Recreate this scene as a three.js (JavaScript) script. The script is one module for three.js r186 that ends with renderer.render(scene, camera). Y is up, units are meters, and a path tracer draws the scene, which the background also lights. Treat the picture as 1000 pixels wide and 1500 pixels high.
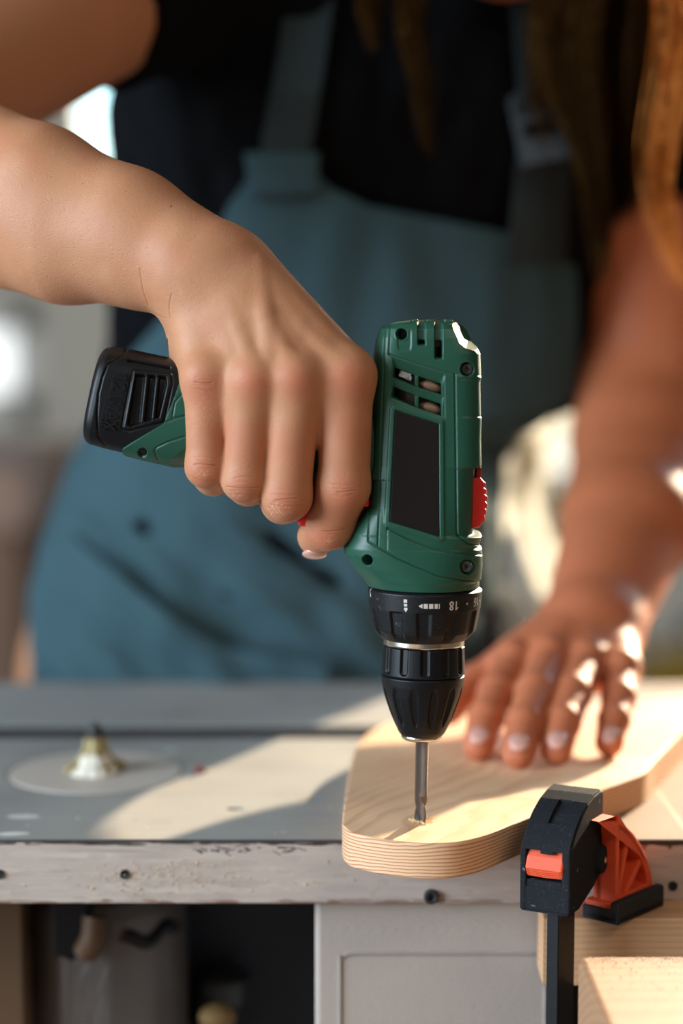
import * as THREE from 'three';
import { mergeGeometries, mergeVertices, toCreasedNormals } from 'three/addons/utils/BufferGeometryUtils.js';
import { RoundedBoxGeometry } from 'three/addons/geometries/RoundedBoxGeometry.js';
import { TextGeometry } from 'three/addons/geometries/TextGeometry.js';
import { FontLoader } from 'three/addons/loaders/FontLoader.js';
import { RectAreaLightUniformsLib } from 'three/addons/lights/RectAreaLightUniformsLib.js';
import { Sky } from 'three/addons/objects/Sky.js';
import { createNoise3D } from 'simplex-noise';

// ---------------------------------------------------------------- camera, sky, sun, daylight, exposure
const V = (x, y, z) => new THREE.Vector3(x, y, z);
const DEG = Math.PI / 180;
const TABLE_Y = 0.85, EYE = V(0, 1.0955, 0), PITCH = 6.6 * DEG, FOCAL = 2921;   // FOCAL in pixels of the 1000 x 1500 frame
const scene = new THREE.Scene();
const camera = new THREE.PerspectiveCamera(2 * Math.atan(750 / FOCAL) / DEG, 1000 / 1500, 0.05, 60);
camera.position.copy(EYE); camera.rotation.x = -PITCH;
camera.focus = 0.832; camera.userData.fStop = 2.7;
scene.add(camera);

const SUN_AZ = 28 * DEG, SUN_EL = 16.5 * DEG;
const SUN = V(Math.sin(SUN_AZ) * Math.cos(SUN_EL), Math.sin(SUN_EL), -Math.cos(SUN_AZ) * Math.cos(SUN_EL));
const sky = new Sky(); sky.scale.setScalar(1000);
Object.assign(sky.material.uniforms.turbidity, { value: 3 }); sky.material.uniforms.rayleigh.value = 1.2;
sky.material.uniforms.mieCoefficient.value = 0.004; sky.material.uniforms.mieDirectionalG.value = 0.8;
sky.material.uniforms.sunPosition.value.copy(SUN);
scene.add(sky); scene.environmentIntensity = 1.0;

const sun = new THREE.DirectionalLight(new THREE.Color(1.0, 0.77, 0.51), 17);
sun.position.copy(SUN).multiplyScalar(6).add(V(0, 0.95, -1)); sun.target.position.set(0, 0.95, -1);
sun.castShadow = true; sun.shadow.mapSize.set(4096, 4096); sun.shadow.radius = 1.6;
Object.assign(sun.shadow.camera, { left: -1.5, right: 1.5, top: 1.5, bottom: -1.5, near: 0.1, far: 14 });
scene.add(sun, sun.target);

RectAreaLightUniformsLib.init();
function daylight(color, intensity, w, h, at, to) {
  const l = new THREE.RectAreaLight(color, intensity, w, h);
  l.position.copy(at); l.lookAt(to); scene.add(l); return l;
}
daylight(new THREE.Color(0.72, 0.87, 1.0), 17, 1.9, 1.5, V(-2.33, 1.6, 0.35), V(0, 1.6, 0.35));      // daylight of the left window

daylight(new THREE.Color(1.0, 0.83, 0.64), 5.5, 1.2, 0.4, V(1.0, 2.52, 0.9), V(0.4, 0.9, -0.7));             // warm front fill of the lamp added behind the camera

const renderer = new THREE.WebGLRenderer({ antialias: true });
renderer.toneMapping = THREE.LinearToneMapping; renderer.toneMappingExposure = 1.0;
renderer.shadowMap.enabled = true; renderer.shadowMap.type = THREE.PCFSoftShadowMap;

// ---------------------------------------------------------------- helpers
let seed = 20240;
const rnd = () => { seed = (seed + 0x6d2b79f5) | 0; let t = Math.imul(seed ^ (seed >>> 15), 1 | seed); t = (t + Math.imul(t ^ (t >>> 7), 61 | t)) ^ t; return ((t ^ (t >>> 14)) >>> 0) / 4294967296; };
const rr = (a, b) => a + (b - a) * rnd();
const noise3 = createNoise3D(rnd);
const fbm = (x, y, z, o = 4) => { let s = 0, a = 0.5; for (let i = 0; i < o; i++) { s += a * noise3(x, y, z); x *= 2.03; y *= 2.03; z *= 2.03; a *= 0.5; } return s; };
const clamp = (x, a = 0, b = 1) => Math.min(b, Math.max(a, x)), mix = (a, b, t) => a + (b - a) * t;
const sstep = (a, b, x) => { const t = clamp((x - a) / (b - a)); return t * t * (3 - 2 * t); };
const smin = (a, b, k) => { const h = Math.max(k - Math.abs(a - b), 0) / k; return Math.min(a, b) - h * h * k * 0.25; };

const UPV = V(0, Math.cos(PITCH), -Math.sin(PITCH)), FWD = V(0, -Math.sin(PITCH), -Math.cos(PITCH));
const ray = (px, py) => FWD.clone().addScaledVector(V(1, 0, 0), (px - 500) / FOCAL).addScaledVector(UPV, (750 - py) / FOCAL);
const at = (px, py, fwd) => { const r = ray(px, py); return EYE.clone().addScaledVector(r, fwd / -r.z); };            // point of the photo at a distance in front of the camera
const onY = (px, py, y) => { const r = ray(px, py); return EYE.clone().addScaledVector(r, (y - EYE.y) / r.y); };      // point of the photo on a level surface
const toPx = (p) => { const q = p.clone().sub(EYE), d = q.dot(FWD); return [500 + FOCAL * q.x / d, 750 - FOCAL * q.dot(UPV) / d]; };

const used = new Map();
function numbered(name) { const n = used.get(name) ?? 0; used.set(name, n + 1); return n ? name + '_' + String(n).padStart(3, '0') : name; }
function tag(o, label, category, group, kind) { if (label) o.userData.label = label; if (category) o.userData.category = category; if (group) o.userData.group = group; if (kind) o.userData.kind = kind; return o; }
function thing(name, label, category, pos = [0, 0, 0], turn = 0, group) {
  const o = new THREE.Group(); o.name = numbered(name); o.position.set(...pos); o.rotation.y = turn; scene.add(o);
  return tag(o, label, category, group);
}
function mesh(name, geo, mat, parent, label) {
  const g = Array.isArray(geo) ? merge(geo) : geo;
  const m = new THREE.Mesh(g, mat); m.name = parent === scene ? numbered(name) : name; m.castShadow = m.receiveShadow = true;
  if (label) m.userData.label = label;
  parent.add(m); return m;
}
function struct(name, geo, mat) { const m = mesh(name, geo, mat, scene); m.userData.kind = 'structure'; return m; }
function merge(list) {
  const a = list.map((g) => { let q = g.index ? g.toNonIndexed() : g; if (!q.attributes.uv) q.setAttribute('uv', new THREE.BufferAttribute(new Float32Array(q.attributes.position.count * 2), 2)); for (const k of Object.keys(q.attributes)) if (!['position', 'normal', 'uv'].includes(k)) q.deleteAttribute(k); return q; });
  return mergeGeometries(a);
}
const rbox = (w, h, d, r = 0.001, x = 0, y = 0, z = 0, seg = 2) => new RoundedBoxGeometry(w, h, d, seg, Math.min(r, w / 2.01, h / 2.01, d / 2.01)).translate(x, y, z);
const box = (w, h, d, x = 0, y = 0, z = 0) => new THREE.BoxGeometry(w, h, d).translate(x, y, z);
const cyl = (r0, r1, h, n = 32) => new THREE.CylinderGeometry(r0, r1, h, n);
const lathe = (pts, n = 48) => toCreasedNormals(new THREE.LatheGeometry(pts.map(([r, y]) => new THREE.Vector2(r, y)), n), 0.6);
const shapeOf = (pts) => new THREE.Shape(pts.map(([x, y]) => new THREE.Vector2(x, y)));
const extrude = (shape, depth, bevel = 0, seg = 2, curve = 12) => new THREE.ExtrudeGeometry(shape, { depth: Math.max(depth - 2 * bevel, 1e-6), bevelEnabled: bevel > 0, bevelThickness: bevel, bevelSize: bevel, bevelOffset: -bevel, bevelSegments: seg, curveSegments: curve }).translate(0, 0, bevel);
const tube = (pts, r, n = 40, s = 8) => new THREE.TubeGeometry(new THREE.CatmullRomCurve3(pts), n, r, s);
function planarUv(geo, axes = 'xy', size = 1) {   // uv in metres along two axes
  const p = geo.attributes.position, uv = new Float32Array(p.count * 2), get = { x: 'getX', y: 'getY', z: 'getZ' };
  for (let i = 0; i < p.count; i++) { uv[2 * i] = p[get[axes[0]]](i) / size; uv[2 * i + 1] = p[get[axes[1]]](i) / size; }
  geo.setAttribute('uv', new THREE.BufferAttribute(uv, 2)); return geo;
}
function boxUv(geo) {   // uv in metres on the plane each face is closest to
  const g = geo.index ? geo.toNonIndexed() : geo, p = g.attributes.position, uv = new Float32Array(p.count * 2), a = V(), b = V(), c = V();
  for (let i = 0; i < p.count; i += 3) {
    a.fromBufferAttribute(p, i); b.fromBufferAttribute(p, i + 1).sub(a); c.fromBufferAttribute(p, i + 2).sub(a); b.cross(c);
    const x = Math.abs(b.x), y = Math.abs(b.y), z = Math.abs(b.z);
    for (let k = i; k < i + 3; k++) { const X = p.getX(k), Y = p.getY(k), Z = p.getZ(k); const [u, v] = x > y && x > z ? [Z, Y] : y > z ? [X, Z] : [X, Y]; uv[2 * k] = u; uv[2 * k + 1] = v; }
  }
  g.setAttribute('uv', new THREE.BufferAttribute(uv, 2)); return g;
}
// polyline interpolation: value at t in a table of [t, ...values]
function table(rows) { return (t) => { let i = 0; while (i < rows.length - 2 && t > rows[i + 1][0]) i++; const a = rows[i], b = rows[i + 1], k = clamp((t - a[0]) / (b[0] - a[0])); return a.slice(1).map((x, j) => mix(x, b[j + 1], k)); }; }
const sdSeg = (x, y, ax, ay, bx, by) => { const px = x - ax, py = y - ay, dx = bx - ax, dy = by - ay, t = clamp((px * dx + py * dy) / (dx * dx + dy * dy)); return Math.hypot(px - dx * t, py - dy * t); };
const sdLine = (x, y, p) => { let d = 1e9; for (let i = 0; i + 1 < p.length; i++) d = Math.min(d, sdSeg(x, y, p[i][0], p[i][1], p[i + 1][0], p[i + 1][1])); return d; };
const sdPoly = (x, y, p) => { let d = 1e9, inside = false; for (let i = 0, j = p.length - 1; i < p.length; j = i++) { d = Math.min(d, sdSeg(x, y, p[j][0], p[j][1], p[i][0], p[i][1])); if ((p[i][1] > y) !== (p[j][1] > y) && x < (p[j][0] - p[i][0]) * (y - p[i][1]) / (p[j][1] - p[i][1]) + p[i][0]) inside = !inside; } return inside ? -d : d; };

// ---------------------------------------------------------------- textures
function canvasTex(w, h, draw, srgb = true) {
  const c = document.createElement('canvas'); c.width = w; c.height = h; const g = c.getContext('2d'); draw(g, w, h);
  const t = new THREE.CanvasTexture(c); t.wrapS = t.wrapT = THREE.RepeatWrapping; t.magFilter = THREE.LinearFilter; if (srgb) t.colorSpace = THREE.SRGBColorSpace; return t;
}
function dataTex(w, h, f, srgb = true) {    // f(u, v) -> [r, g, b] in 0..255
  const d = new Uint8Array(w * h * 4);
  for (let y = 0; y < h; y++) for (let x = 0; x < w; x++) { const c = f((x + 0.5) / w, (y + 0.5) / h); const i = (y * w + x) * 4; d[i] = clamp(c[0], 0, 255); d[i + 1] = clamp(c[1], 0, 255); d[i + 2] = clamp(c[2], 0, 255); d[i + 3] = 255; }
  const t = new THREE.DataTexture(d, w, h); t.wrapS = t.wrapT = THREE.RepeatWrapping; t.magFilter = t.minFilter = THREE.LinearFilter; if (srgb) t.colorSpace = THREE.SRGBColorSpace; t.needsUpdate = true; return t;
}
const tileNoise = (u, v, f, s) => { const a = u * 2 * Math.PI, b = v * 2 * Math.PI, r = f / (2 * Math.PI); return noise3(Math.cos(a) * r + s, Math.sin(a) * r + Math.cos(b) * r * 1.7, Math.sin(b) * r * 1.7 + s); };
const scaled = (t, size) => { const q = t.clone(); q.repeat.set(1 / size, 1 / size); q.needsUpdate = true; return q; };
const grainTex = dataTex(256, 256, () => { const v = 110 + rr(0, 70) + rr(0, 70); return [v, v, v]; }, false);
const softTex = dataTex(256, 256, (u, v) => { const n = 128 + 60 * tileNoise(u, v, 5, 1.3) + 40 * tileNoise(u, v, 13, 4.1) + 25 * tileNoise(u, v, 37, 9); return [n, n, n]; }, false);
const weaveTex = dataTex(128, 128, (u, v) => { const a = Math.sin(u * 64 * Math.PI) * Math.sin(v * 64 * Math.PI), d = Math.sin((u + v) * 64 * Math.PI); const n = 128 + 50 * a + 50 * d; return [n, n, n]; }, false);
const hex = (h) => new THREE.Color(h);
const std = (color, roughness, o = {}) => new THREE.MeshStandardMaterial({ color, roughness, ...o });

const M = {
  green: std(hex('#194d3c'), 0.42, { bumpMap: scaled(grainTex, 0.02), bumpScale: 0.00004 }),
  blackPlastic: new THREE.MeshPhysicalMaterial({ color: hex('#101114'), roughness: 0.38, specularIntensity: 0.55, bumpMap: scaled(grainTex, 0.03), bumpScale: 0.00003 }),
  blackRubber: std(hex('#1c1d20'), 0.75, { bumpMap: scaled(grainTex, 0.02), bumpScale: 0.0001 }),
  label: new THREE.MeshPhysicalMaterial({ color: hex('#1b1716'), roughness: 0.33, specularIntensity: 0.6, bumpMap: scaled(grainTex, 0.01), bumpScale: 0.000006 }),
  red: std(hex('#d3231c'), 0.38),
  darkRed: std(hex('#8f1414'), 0.45),
  steel: std(new THREE.Color(0.56, 0.54, 0.5), 0.3, { metalness: 1, bumpMap: scaled(softTex, 0.01), bumpScale: 0.00006 }),
  brightSteel: std(new THREE.Color(0.8, 0.74, 0.64), 0.22, { metalness: 1 }),
  darkSteel: std(new THREE.Color(0.06, 0.06, 0.06), 0.5, { metalness: 0.7 }),
  copper: std(hex('#8a6a55'), 0.5, { metalness: 0.3 }),
  orange: std(hex('#e2562f'), 0.5, { bumpMap: scaled(grainTex, 0.03), bumpScale: 0.00005 }),
  wall: std(hex('#cfc8ba'), 0.9), timberWall: std(hex('#6d5f52'), 0.85), ceiling: std(hex('#8f8678'), 0.9), frame: std(hex('#e6e4de'), 0.5),
  floor: std(hex('#6b6058'), 0.8),
  glass: new THREE.MeshPhysicalMaterial({ color: 0xffffff, roughness: 0, transmission: 1, thickness: 0, ior: 1.5 }),
  nail: new THREE.MeshPhysicalMaterial({ color: hex('#dba79a'), roughness: 0.22, clearcoat: 0.6, clearcoatRoughness: 0.15 }),
};
// ---------------------------------------------------------------- the room
const RX0 = -2.4, RX1 = 2.6, RZ0 = -3.6, RZ1 = 1.8, RH = 2.7, WT = 0.14;
// a wall in the plane z = 0, x in [x0, x1], y in [0, RH], with rectangular openings
function wallGeo(x0, x1, openings, depth) {
  const s = shapeOf([[x0, 0], [x1, 0], [x1, RH], [x0, RH]]);
  for (const [a, b, c, d] of openings) s.holes.push(new THREE.Path([[a, c], [b, c], [b, d], [a, d]].map(([x, y]) => new THREE.Vector2(x, y))));
  return extrude(s, depth);
}
const W1 = [at(77, 300, 3.6).x, at(262, 300, 3.6).x, at(0, 285, 3.6).y, 2.35], W2 = [at(-330, 300, 3.6).x, at(50, 300, 3.6).x, at(0, 618, 3.6).y, at(0, 445, 3.6).y];
const W3 = [0.2, 2.35, at(0, 728, 3.6).y, 2.5];
struct('floor', boxUv(box(RX1 - RX0 + 2 * WT, 0.1, RZ1 - RZ0 + 2 * WT, (RX0 + RX1) / 2, -0.05, (RZ0 + RZ1) / 2)), M.floor);
struct('ceiling', box(RX1 - RX0 + 2 * WT, 0.12, RZ1 - RZ0 + 2 * WT, (RX0 + RX1) / 2, RH + 0.06, (RZ0 + RZ1) / 2), M.ceiling);
struct('wall_back', wallGeo(RX0 - WT, RX1 + WT, [W1, W2, W3], WT).translate(0, 0, RZ0 - WT), M.wall);
const WL = [-1.3, 0.6, 0.85, 2.35];
struct('wall_front', wallGeo(RX0 - WT, RX1 + WT, [], WT).translate(0, 0, RZ1), M.timberWall);
struct('wall_left', wallGeo(-RZ1, -RZ0, [WL], WT).rotateY(Math.PI / 2).translate(RX0 - WT, 0, 0), M.timberWall);
struct('wall_right', wallGeo(-RZ1, -RZ0, [], WT).rotateY(Math.PI / 2).translate(RX1, 0, 0), M.timberWall);
const grass = std(hex('#8b8f78'), 0.95);
struct('ground', box(40, 0.1, 40, 0, -0.2, -2), grass);
function windowIn([x0, x1, y0, y1], place, mullions, rails = []) {
  const o = new THREE.Group(); o.name = numbered('window'); o.name = o.name === 'window' ? 'window_1' : 'window_' + (used.get('window')); o.userData.kind = 'structure'; scene.add(o); place(o);
  const f = 0.05, d = 0.06;
  mesh('window_frame', [box(x1 - x0, f, d, (x0 + x1) / 2, y0 + f / 2, 0), box(x1 - x0, f, d, (x0 + x1) / 2, y1 - f / 2, 0), box(f, y1 - y0, d, x0 + f / 2, (y0 + y1) / 2, 0), box(f, y1 - y0, d, x1 - f / 2, (y0 + y1) / 2, 0),
    ...mullions.map((x) => box(0.045, y1 - y0 - 2 * f, d, x, (y0 + y1) / 2, 0)), ...rails.map((y) => box(x1 - x0 - 2 * f, 0.04, d, (x0 + x1) / 2, y, 0))], M.frame, o);
  const edges = [x0 + f / 2, ...mullions, x1 - f / 2];
  for (let i = 0; i + 1 < edges.length; i++) mesh('pane', box(edges[i + 1] - edges[i] - 0.045, y1 - y0 - 2 * f, 0.004, (edges[i] + edges[i + 1]) / 2, (y0 + y1) / 2, 0), M.glass, o);
}
windowIn(W1, (o) => o.position.set(0, 0, RZ0 - 0.08), []);
windowIn(W2, (o) => o.position.set(0, 0, RZ0 - 0.08), []);
windowIn(W3, (o) => o.position.set(0, 0, RZ0 - 0.08), [0.75]);
windowIn(WL, (o) => { o.rotation.y = Math.PI / 2; o.position.set(RX0 - 0.08, 0, 0); }, [-0.35]);

{ // unseen lamp added for warm front fill, its glowing face just behind the area light
  const t = thing('fill_lamp', 'long added lamp hung behind the camera for warm front fill', 'lamp', [1.0, 2.53, 0.91]); t.lookAt(0.4, 0.9, -0.7);
  mesh('fill_lamp_housing', rbox(1.26, 0.46, 0.05, 0.01, 0, 0, -0.03), M.frame, t); mesh('diffuser', box(1.2, 0.4, 0.006, 0, 0, -0.003), std(hex('#fff2e0'), 0.5, { emissive: new THREE.Color(1, 0.85, 0.68), emissiveIntensity: 1.5 }), t);
  const c = mesh('hanging_cord', cyl(0.006, 0.006, 0.2, 8), M.blackRubber, t); t.updateMatrixWorld(true); c.quaternion.copy(t.quaternion).invert(); c.position.copy(t.worldToLocal(V(1.0, 2.62, 0.93)));
}
// ---------------------------------------------------------------- furniture far behind
const woodBrown = std(hex('#8a6b56'), 0.7), pineDull = std(hex('#b79a72'), 0.7);
{
  const a = at(-330, 700, 3.1), b = at(62, 700, 3.1), w = b.x - a.x;
  const t = thing('workbench', 'brown wooden workbench under the left back windows', 'workbench', [(a.x + b.x) / 2, 0, -3.25]);
  const top = at(0, 684, 3.0).y;
  mesh('bench_top', rbox(w, 0.09, 0.6, 0.004, 0, top - 0.045, 0), std(hex('#a98a78'), 0.7), t);
  for (const sx of [-1, 1]) for (const sz of [-1, 1]) mesh('leg', rbox(0.08, top - 0.09, 0.08, 0.004, sx * (w / 2 - 0.06), (top - 0.09) / 2, sz * 0.24), woodBrown, t);
  mesh('shelf', rbox(w - 0.1, 0.03, 0.5, 0.003, 0, 0.28, 0), woodBrown, t);
}
{
  const q = at(905, 850, 3.0), t = thing('cabinet', 'dark grey tool cabinet standing below the right back window', 'cabinet', [1.12, 0, -3.3]);
  const dk = std(hex('#26262a'), 0.6);
  mesh('cabinet_body', rbox(1.24, 0.41, 0.5, 0.006, 0, 0.205, 0), dk, t);
  for (let i = 0; i < 3; i++) { const d = mesh('drawer', rbox(0.38, 0.35, 0.02, 0.004, -0.41 + i * 0.41, 0.205, 0.255), std(hex('#303035'), 0.55), t); mesh('handle', rbox(0.14, 0.015, 0.02, 0.004, -0.41 + i * 0.41, 0.32, 0.275), M.steel, d); }
  const y = at(975, 955, 3.1), c = thing('toolbox', 'yellow toolbox standing on the dark tool cabinet', 'toolbox', [y.x + 0.13, 0.41, -3.2]);
  mesh('box_body', rbox(0.3, 0.08, 0.18, 0.012, 0, 0.04, 0), std(hex('#96741c'), 0.5), c);
  mesh('lid', rbox(0.31, 0.03, 0.19, 0.01, 0, 0.09, 0), std(hex('#8f7327'), 0.5), c);
  mesh('handle', tube([V(-0.08, 0.1, 0), V(-0.07, 0.14, 0), V(0.07, 0.14, 0), V(0.08, 0.1, 0)], 0.01), M.blackPlastic, c);
  const e = thing('crate', 'slate blue plastic crate on the floor before the tool cabinet', 'crate', [1.0, 0, -2.75]);
  const bl = std(hex('#3a4657'), 0.5);
  mesh('bottom', box(0.5, 0.02, 0.34, 0, 0.01, 0), bl, e);
  for (const s of [-1, 1]) { mesh('side', rbox(0.015, 0.3, 0.34, 0.004, s * 0.25, 0.15, 0), bl, e); mesh('side', rbox(0.5, 0.3, 0.015, 0.004, 0, 0.15, s * 0.17), bl, e); }
  const s = at(822, 780, 3.05), p = thing('plank', 'pale upright timber plank leaning by the right back window', 'plank', [s.x, 0, -3.05]);
  mesh('timber', rbox(0.075, s.y + 0.08, 0.03, 0.003, 0, (s.y + 0.08) / 2, 0), pineDull, p);
}
// ---------------------------------------------------------------- the machine table
const rebase = (t, x, y, z) => { const b = V(x, y, z); t.children.forEach((c) => c.position.sub(b)); t.position.copy(b); return t; };
const TX0 = -0.5, TX1 = 0.46, TZ0 = -0.86, TZ1 = -1.208, RAIL = 0.029;
const topTex = canvasTex(2048, 768, (g, w, h) => {
  g.fillStyle = '#999a99'; g.fillRect(0, 0, w, h);
  const X = (x) => (x - TX0) / (TX1 - TX0) * w, Z = (z) => h - (-z + TZ0) / (TZ0 - TZ1) * h;      // row 0 of the canvas is the far edge
  for (let i = 0; i < 2600; i++) { const x = rr(0, w), y = rr(0, h), l = rr(20, 260); g.strokeStyle = rnd() < 0.5 ? `rgba(60,58,56,${rr(0.02, 0.09)})` : `rgba(214,208,198,${rr(0.02, 0.1)})`; g.lineWidth = rr(0.6, 2.2); g.beginPath(); g.moveTo(x, y); g.lineTo(x + l, y + rr(-5, 5)); g.stroke(); }
  for (let i = 0; i < 420; i++) { const x = rr(0, w), y = rr(0, h), r = rr(8, 70), q = g.createRadialGradient(x, y, 0, x, y, r); const c = rnd() < 0.55 ? '196,176,150' : '74,70,66'; q.addColorStop(0, `rgba(${c},${rr(0.04, 0.16)})`); q.addColorStop(1, `rgba(${c},0)`); g.fillStyle = q; g.fillRect(x - r, y - r, 2 * r, 2 * r); }
  { const q = g.createLinearGradient(X(0.03), 0, X(0.13), 0); q.addColorStop(0, 'rgba(140,104,70,0)'); q.addColorStop(1, 'rgba(140,104,70,0.62)'); g.fillStyle = q; g.fillRect(X(0.03), 0, w, h); }
  g.fillStyle = 'rgba(168,132,92,0.9)';                                                        // sawdust trodden into the right end
  for (let i = 0; i < 900; i++) { const x = X(0.04 + 0.42 * Math.sqrt(rnd())), y = rr(0, h); g.globalAlpha = rr(0.03, 0.2); g.beginPath(); g.ellipse(x, y, rr(10, 60), rr(4, 22), rr(-0.4, 0.4), 0, 7); g.fill(); }
  g.globalAlpha = 1; g.strokeStyle = 'rgba(226,204,170,0.5)'; g.lineWidth = 5; const a = onY(948, 1140, TABLE_Y), b = onY(1010, 1225, TABLE_Y); g.beginPath(); g.moveTo(X(a.x), Z(a.z)); g.lineTo(X(b.x), Z(b.z)); g.stroke();
  for (const [px, py, r] of [[22, 1221, 7], [12, 1222, 6], [34, 1196, 8], [250, 1100, 4]]) { const p = onY(px, py, TABLE_Y); g.fillStyle = 'rgba(226,226,222,0.8)'; g.beginPath(); g.ellipse(X(p.x), Z(p.z), r * 2, r, 0, 0, 7); g.fill(); }
  for (let i = 0; i < 2500; i++) { g.fillStyle = `rgba(225,205,170,${rr(0.05, 0.45)})`; const s = rr(0.6, 2.2); g.fillRect(rr(0, w), rr(0, h), s, s); }
});
const railTex = canvasTex(2048, 128, (g, w, h) => {
  g.fillStyle = '#bcaca2'; g.fillRect(0, 0, w, h);
  for (let i = 0; i < 900; i++) { g.fillStyle = rnd() < 0.5 ? `rgba(226,214,200,${rr(0.03, 0.16)})` : `rgba(96,86,80,${rr(0.02, 0.1)})`; g.beginPath(); g.ellipse(rr(0, w), rr(0, h), rr(3, 40), rr(2, 9), 0, 0, 7); g.fill(); }
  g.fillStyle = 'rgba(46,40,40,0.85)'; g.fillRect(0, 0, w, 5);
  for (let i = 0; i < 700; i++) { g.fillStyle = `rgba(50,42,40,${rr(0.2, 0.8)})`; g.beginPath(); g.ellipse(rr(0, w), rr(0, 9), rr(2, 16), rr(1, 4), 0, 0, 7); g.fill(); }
  const X = (x) => (x - TX0) / (TX1 - TX0) * w; const c = X(at(380, 1246, 0.86).x);
  for (let i = 0; i < 26; i++) { g.strokeStyle = `rgba(52,44,46,${rr(0.35, 0.8)})`; g.lineWidth = rr(1.5, 3.5); g.beginPath(); const x = c + rr(-64, 58), y = rr(12, 26); g.moveTo(x, y); g.lineTo(x + rr(-10, 16), y + rr(-7, 9)); g.stroke(); }
  const c2 = X(at(975, 1246, 0.86).x); for (let i = 0; i < 20; i++) { g.fillStyle = 'rgba(60,42,38,0.75)'; g.fillRect(c2 + rr(-50, 40), rr(3, 16), rr(3, 9), rr(2, 6)); }
  for (let i = 0; i < 900; i++) { g.fillStyle = `rgba(222,190,150,${rr(0.1, 0.5)})`; const s = rr(1, 4); g.fillRect(rr(0, w), rr(20, h), s * 1.6, s); }
  for (let i = 0; i < 260; i++) { g.fillStyle = `rgba(120,84,66,${rr(0.1, 0.5)})`; g.beginPath(); g.ellipse(rr(0, w), h - rr(0, 7), rr(3, 18), rr(1, 4), 0, 0, 7); g.fill(); }
});
const topUv = (geo) => { const g = geo.index ? geo.toNonIndexed() : geo, p = g.attributes.position, uv = new Float32Array(p.count * 2); for (let i = 0; i < p.count; i++) { uv[2 * i] = (p.getX(i) - TX0) / (TX1 - TX0); uv[2 * i + 1] = 1 - (-p.getZ(i) + TZ0) / (TZ0 - TZ1); uv[2 * i + 1] = 1 - uv[2 * i + 1]; } g.setAttribute('uv', new THREE.BufferAttribute(uv, 2)); return g; };
const railUv = (geo) => { const g = geo.index ? geo.toNonIndexed() : geo, p = g.attributes.position, uv = new Float32Array(p.count * 2); for (let i = 0; i < p.count; i++) { uv[2 * i] = (p.getX(i) - TX0) / (TX1 - TX0); uv[2 * i + 1] = clamp((p.getY(i) - (TABLE_Y - RAIL)) / RAIL, 0.004, 0.996); } g.setAttribute('uv', new THREE.BufferAttribute(uv, 2)); return g; };
const topMat = new THREE.MeshPhysicalMaterial({ color: 0xffffff, roughness: 0.68, specularIntensity: 0.4, map: topTex, bumpMap: topTex, bumpScale: 0.00025 });
const railMat = std(0xffffff, 0.62, { map: railTex, bumpMap: railTex, bumpScale: 0.0003 });
const paint = std(hex('#b3a59b'), 0.6, { bumpMap: scaled(softTex, 0.05), bumpScale: 0.00015 });
const DISC = onY(140, 1130, TABLE_Y), DR = 0.0432;
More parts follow.
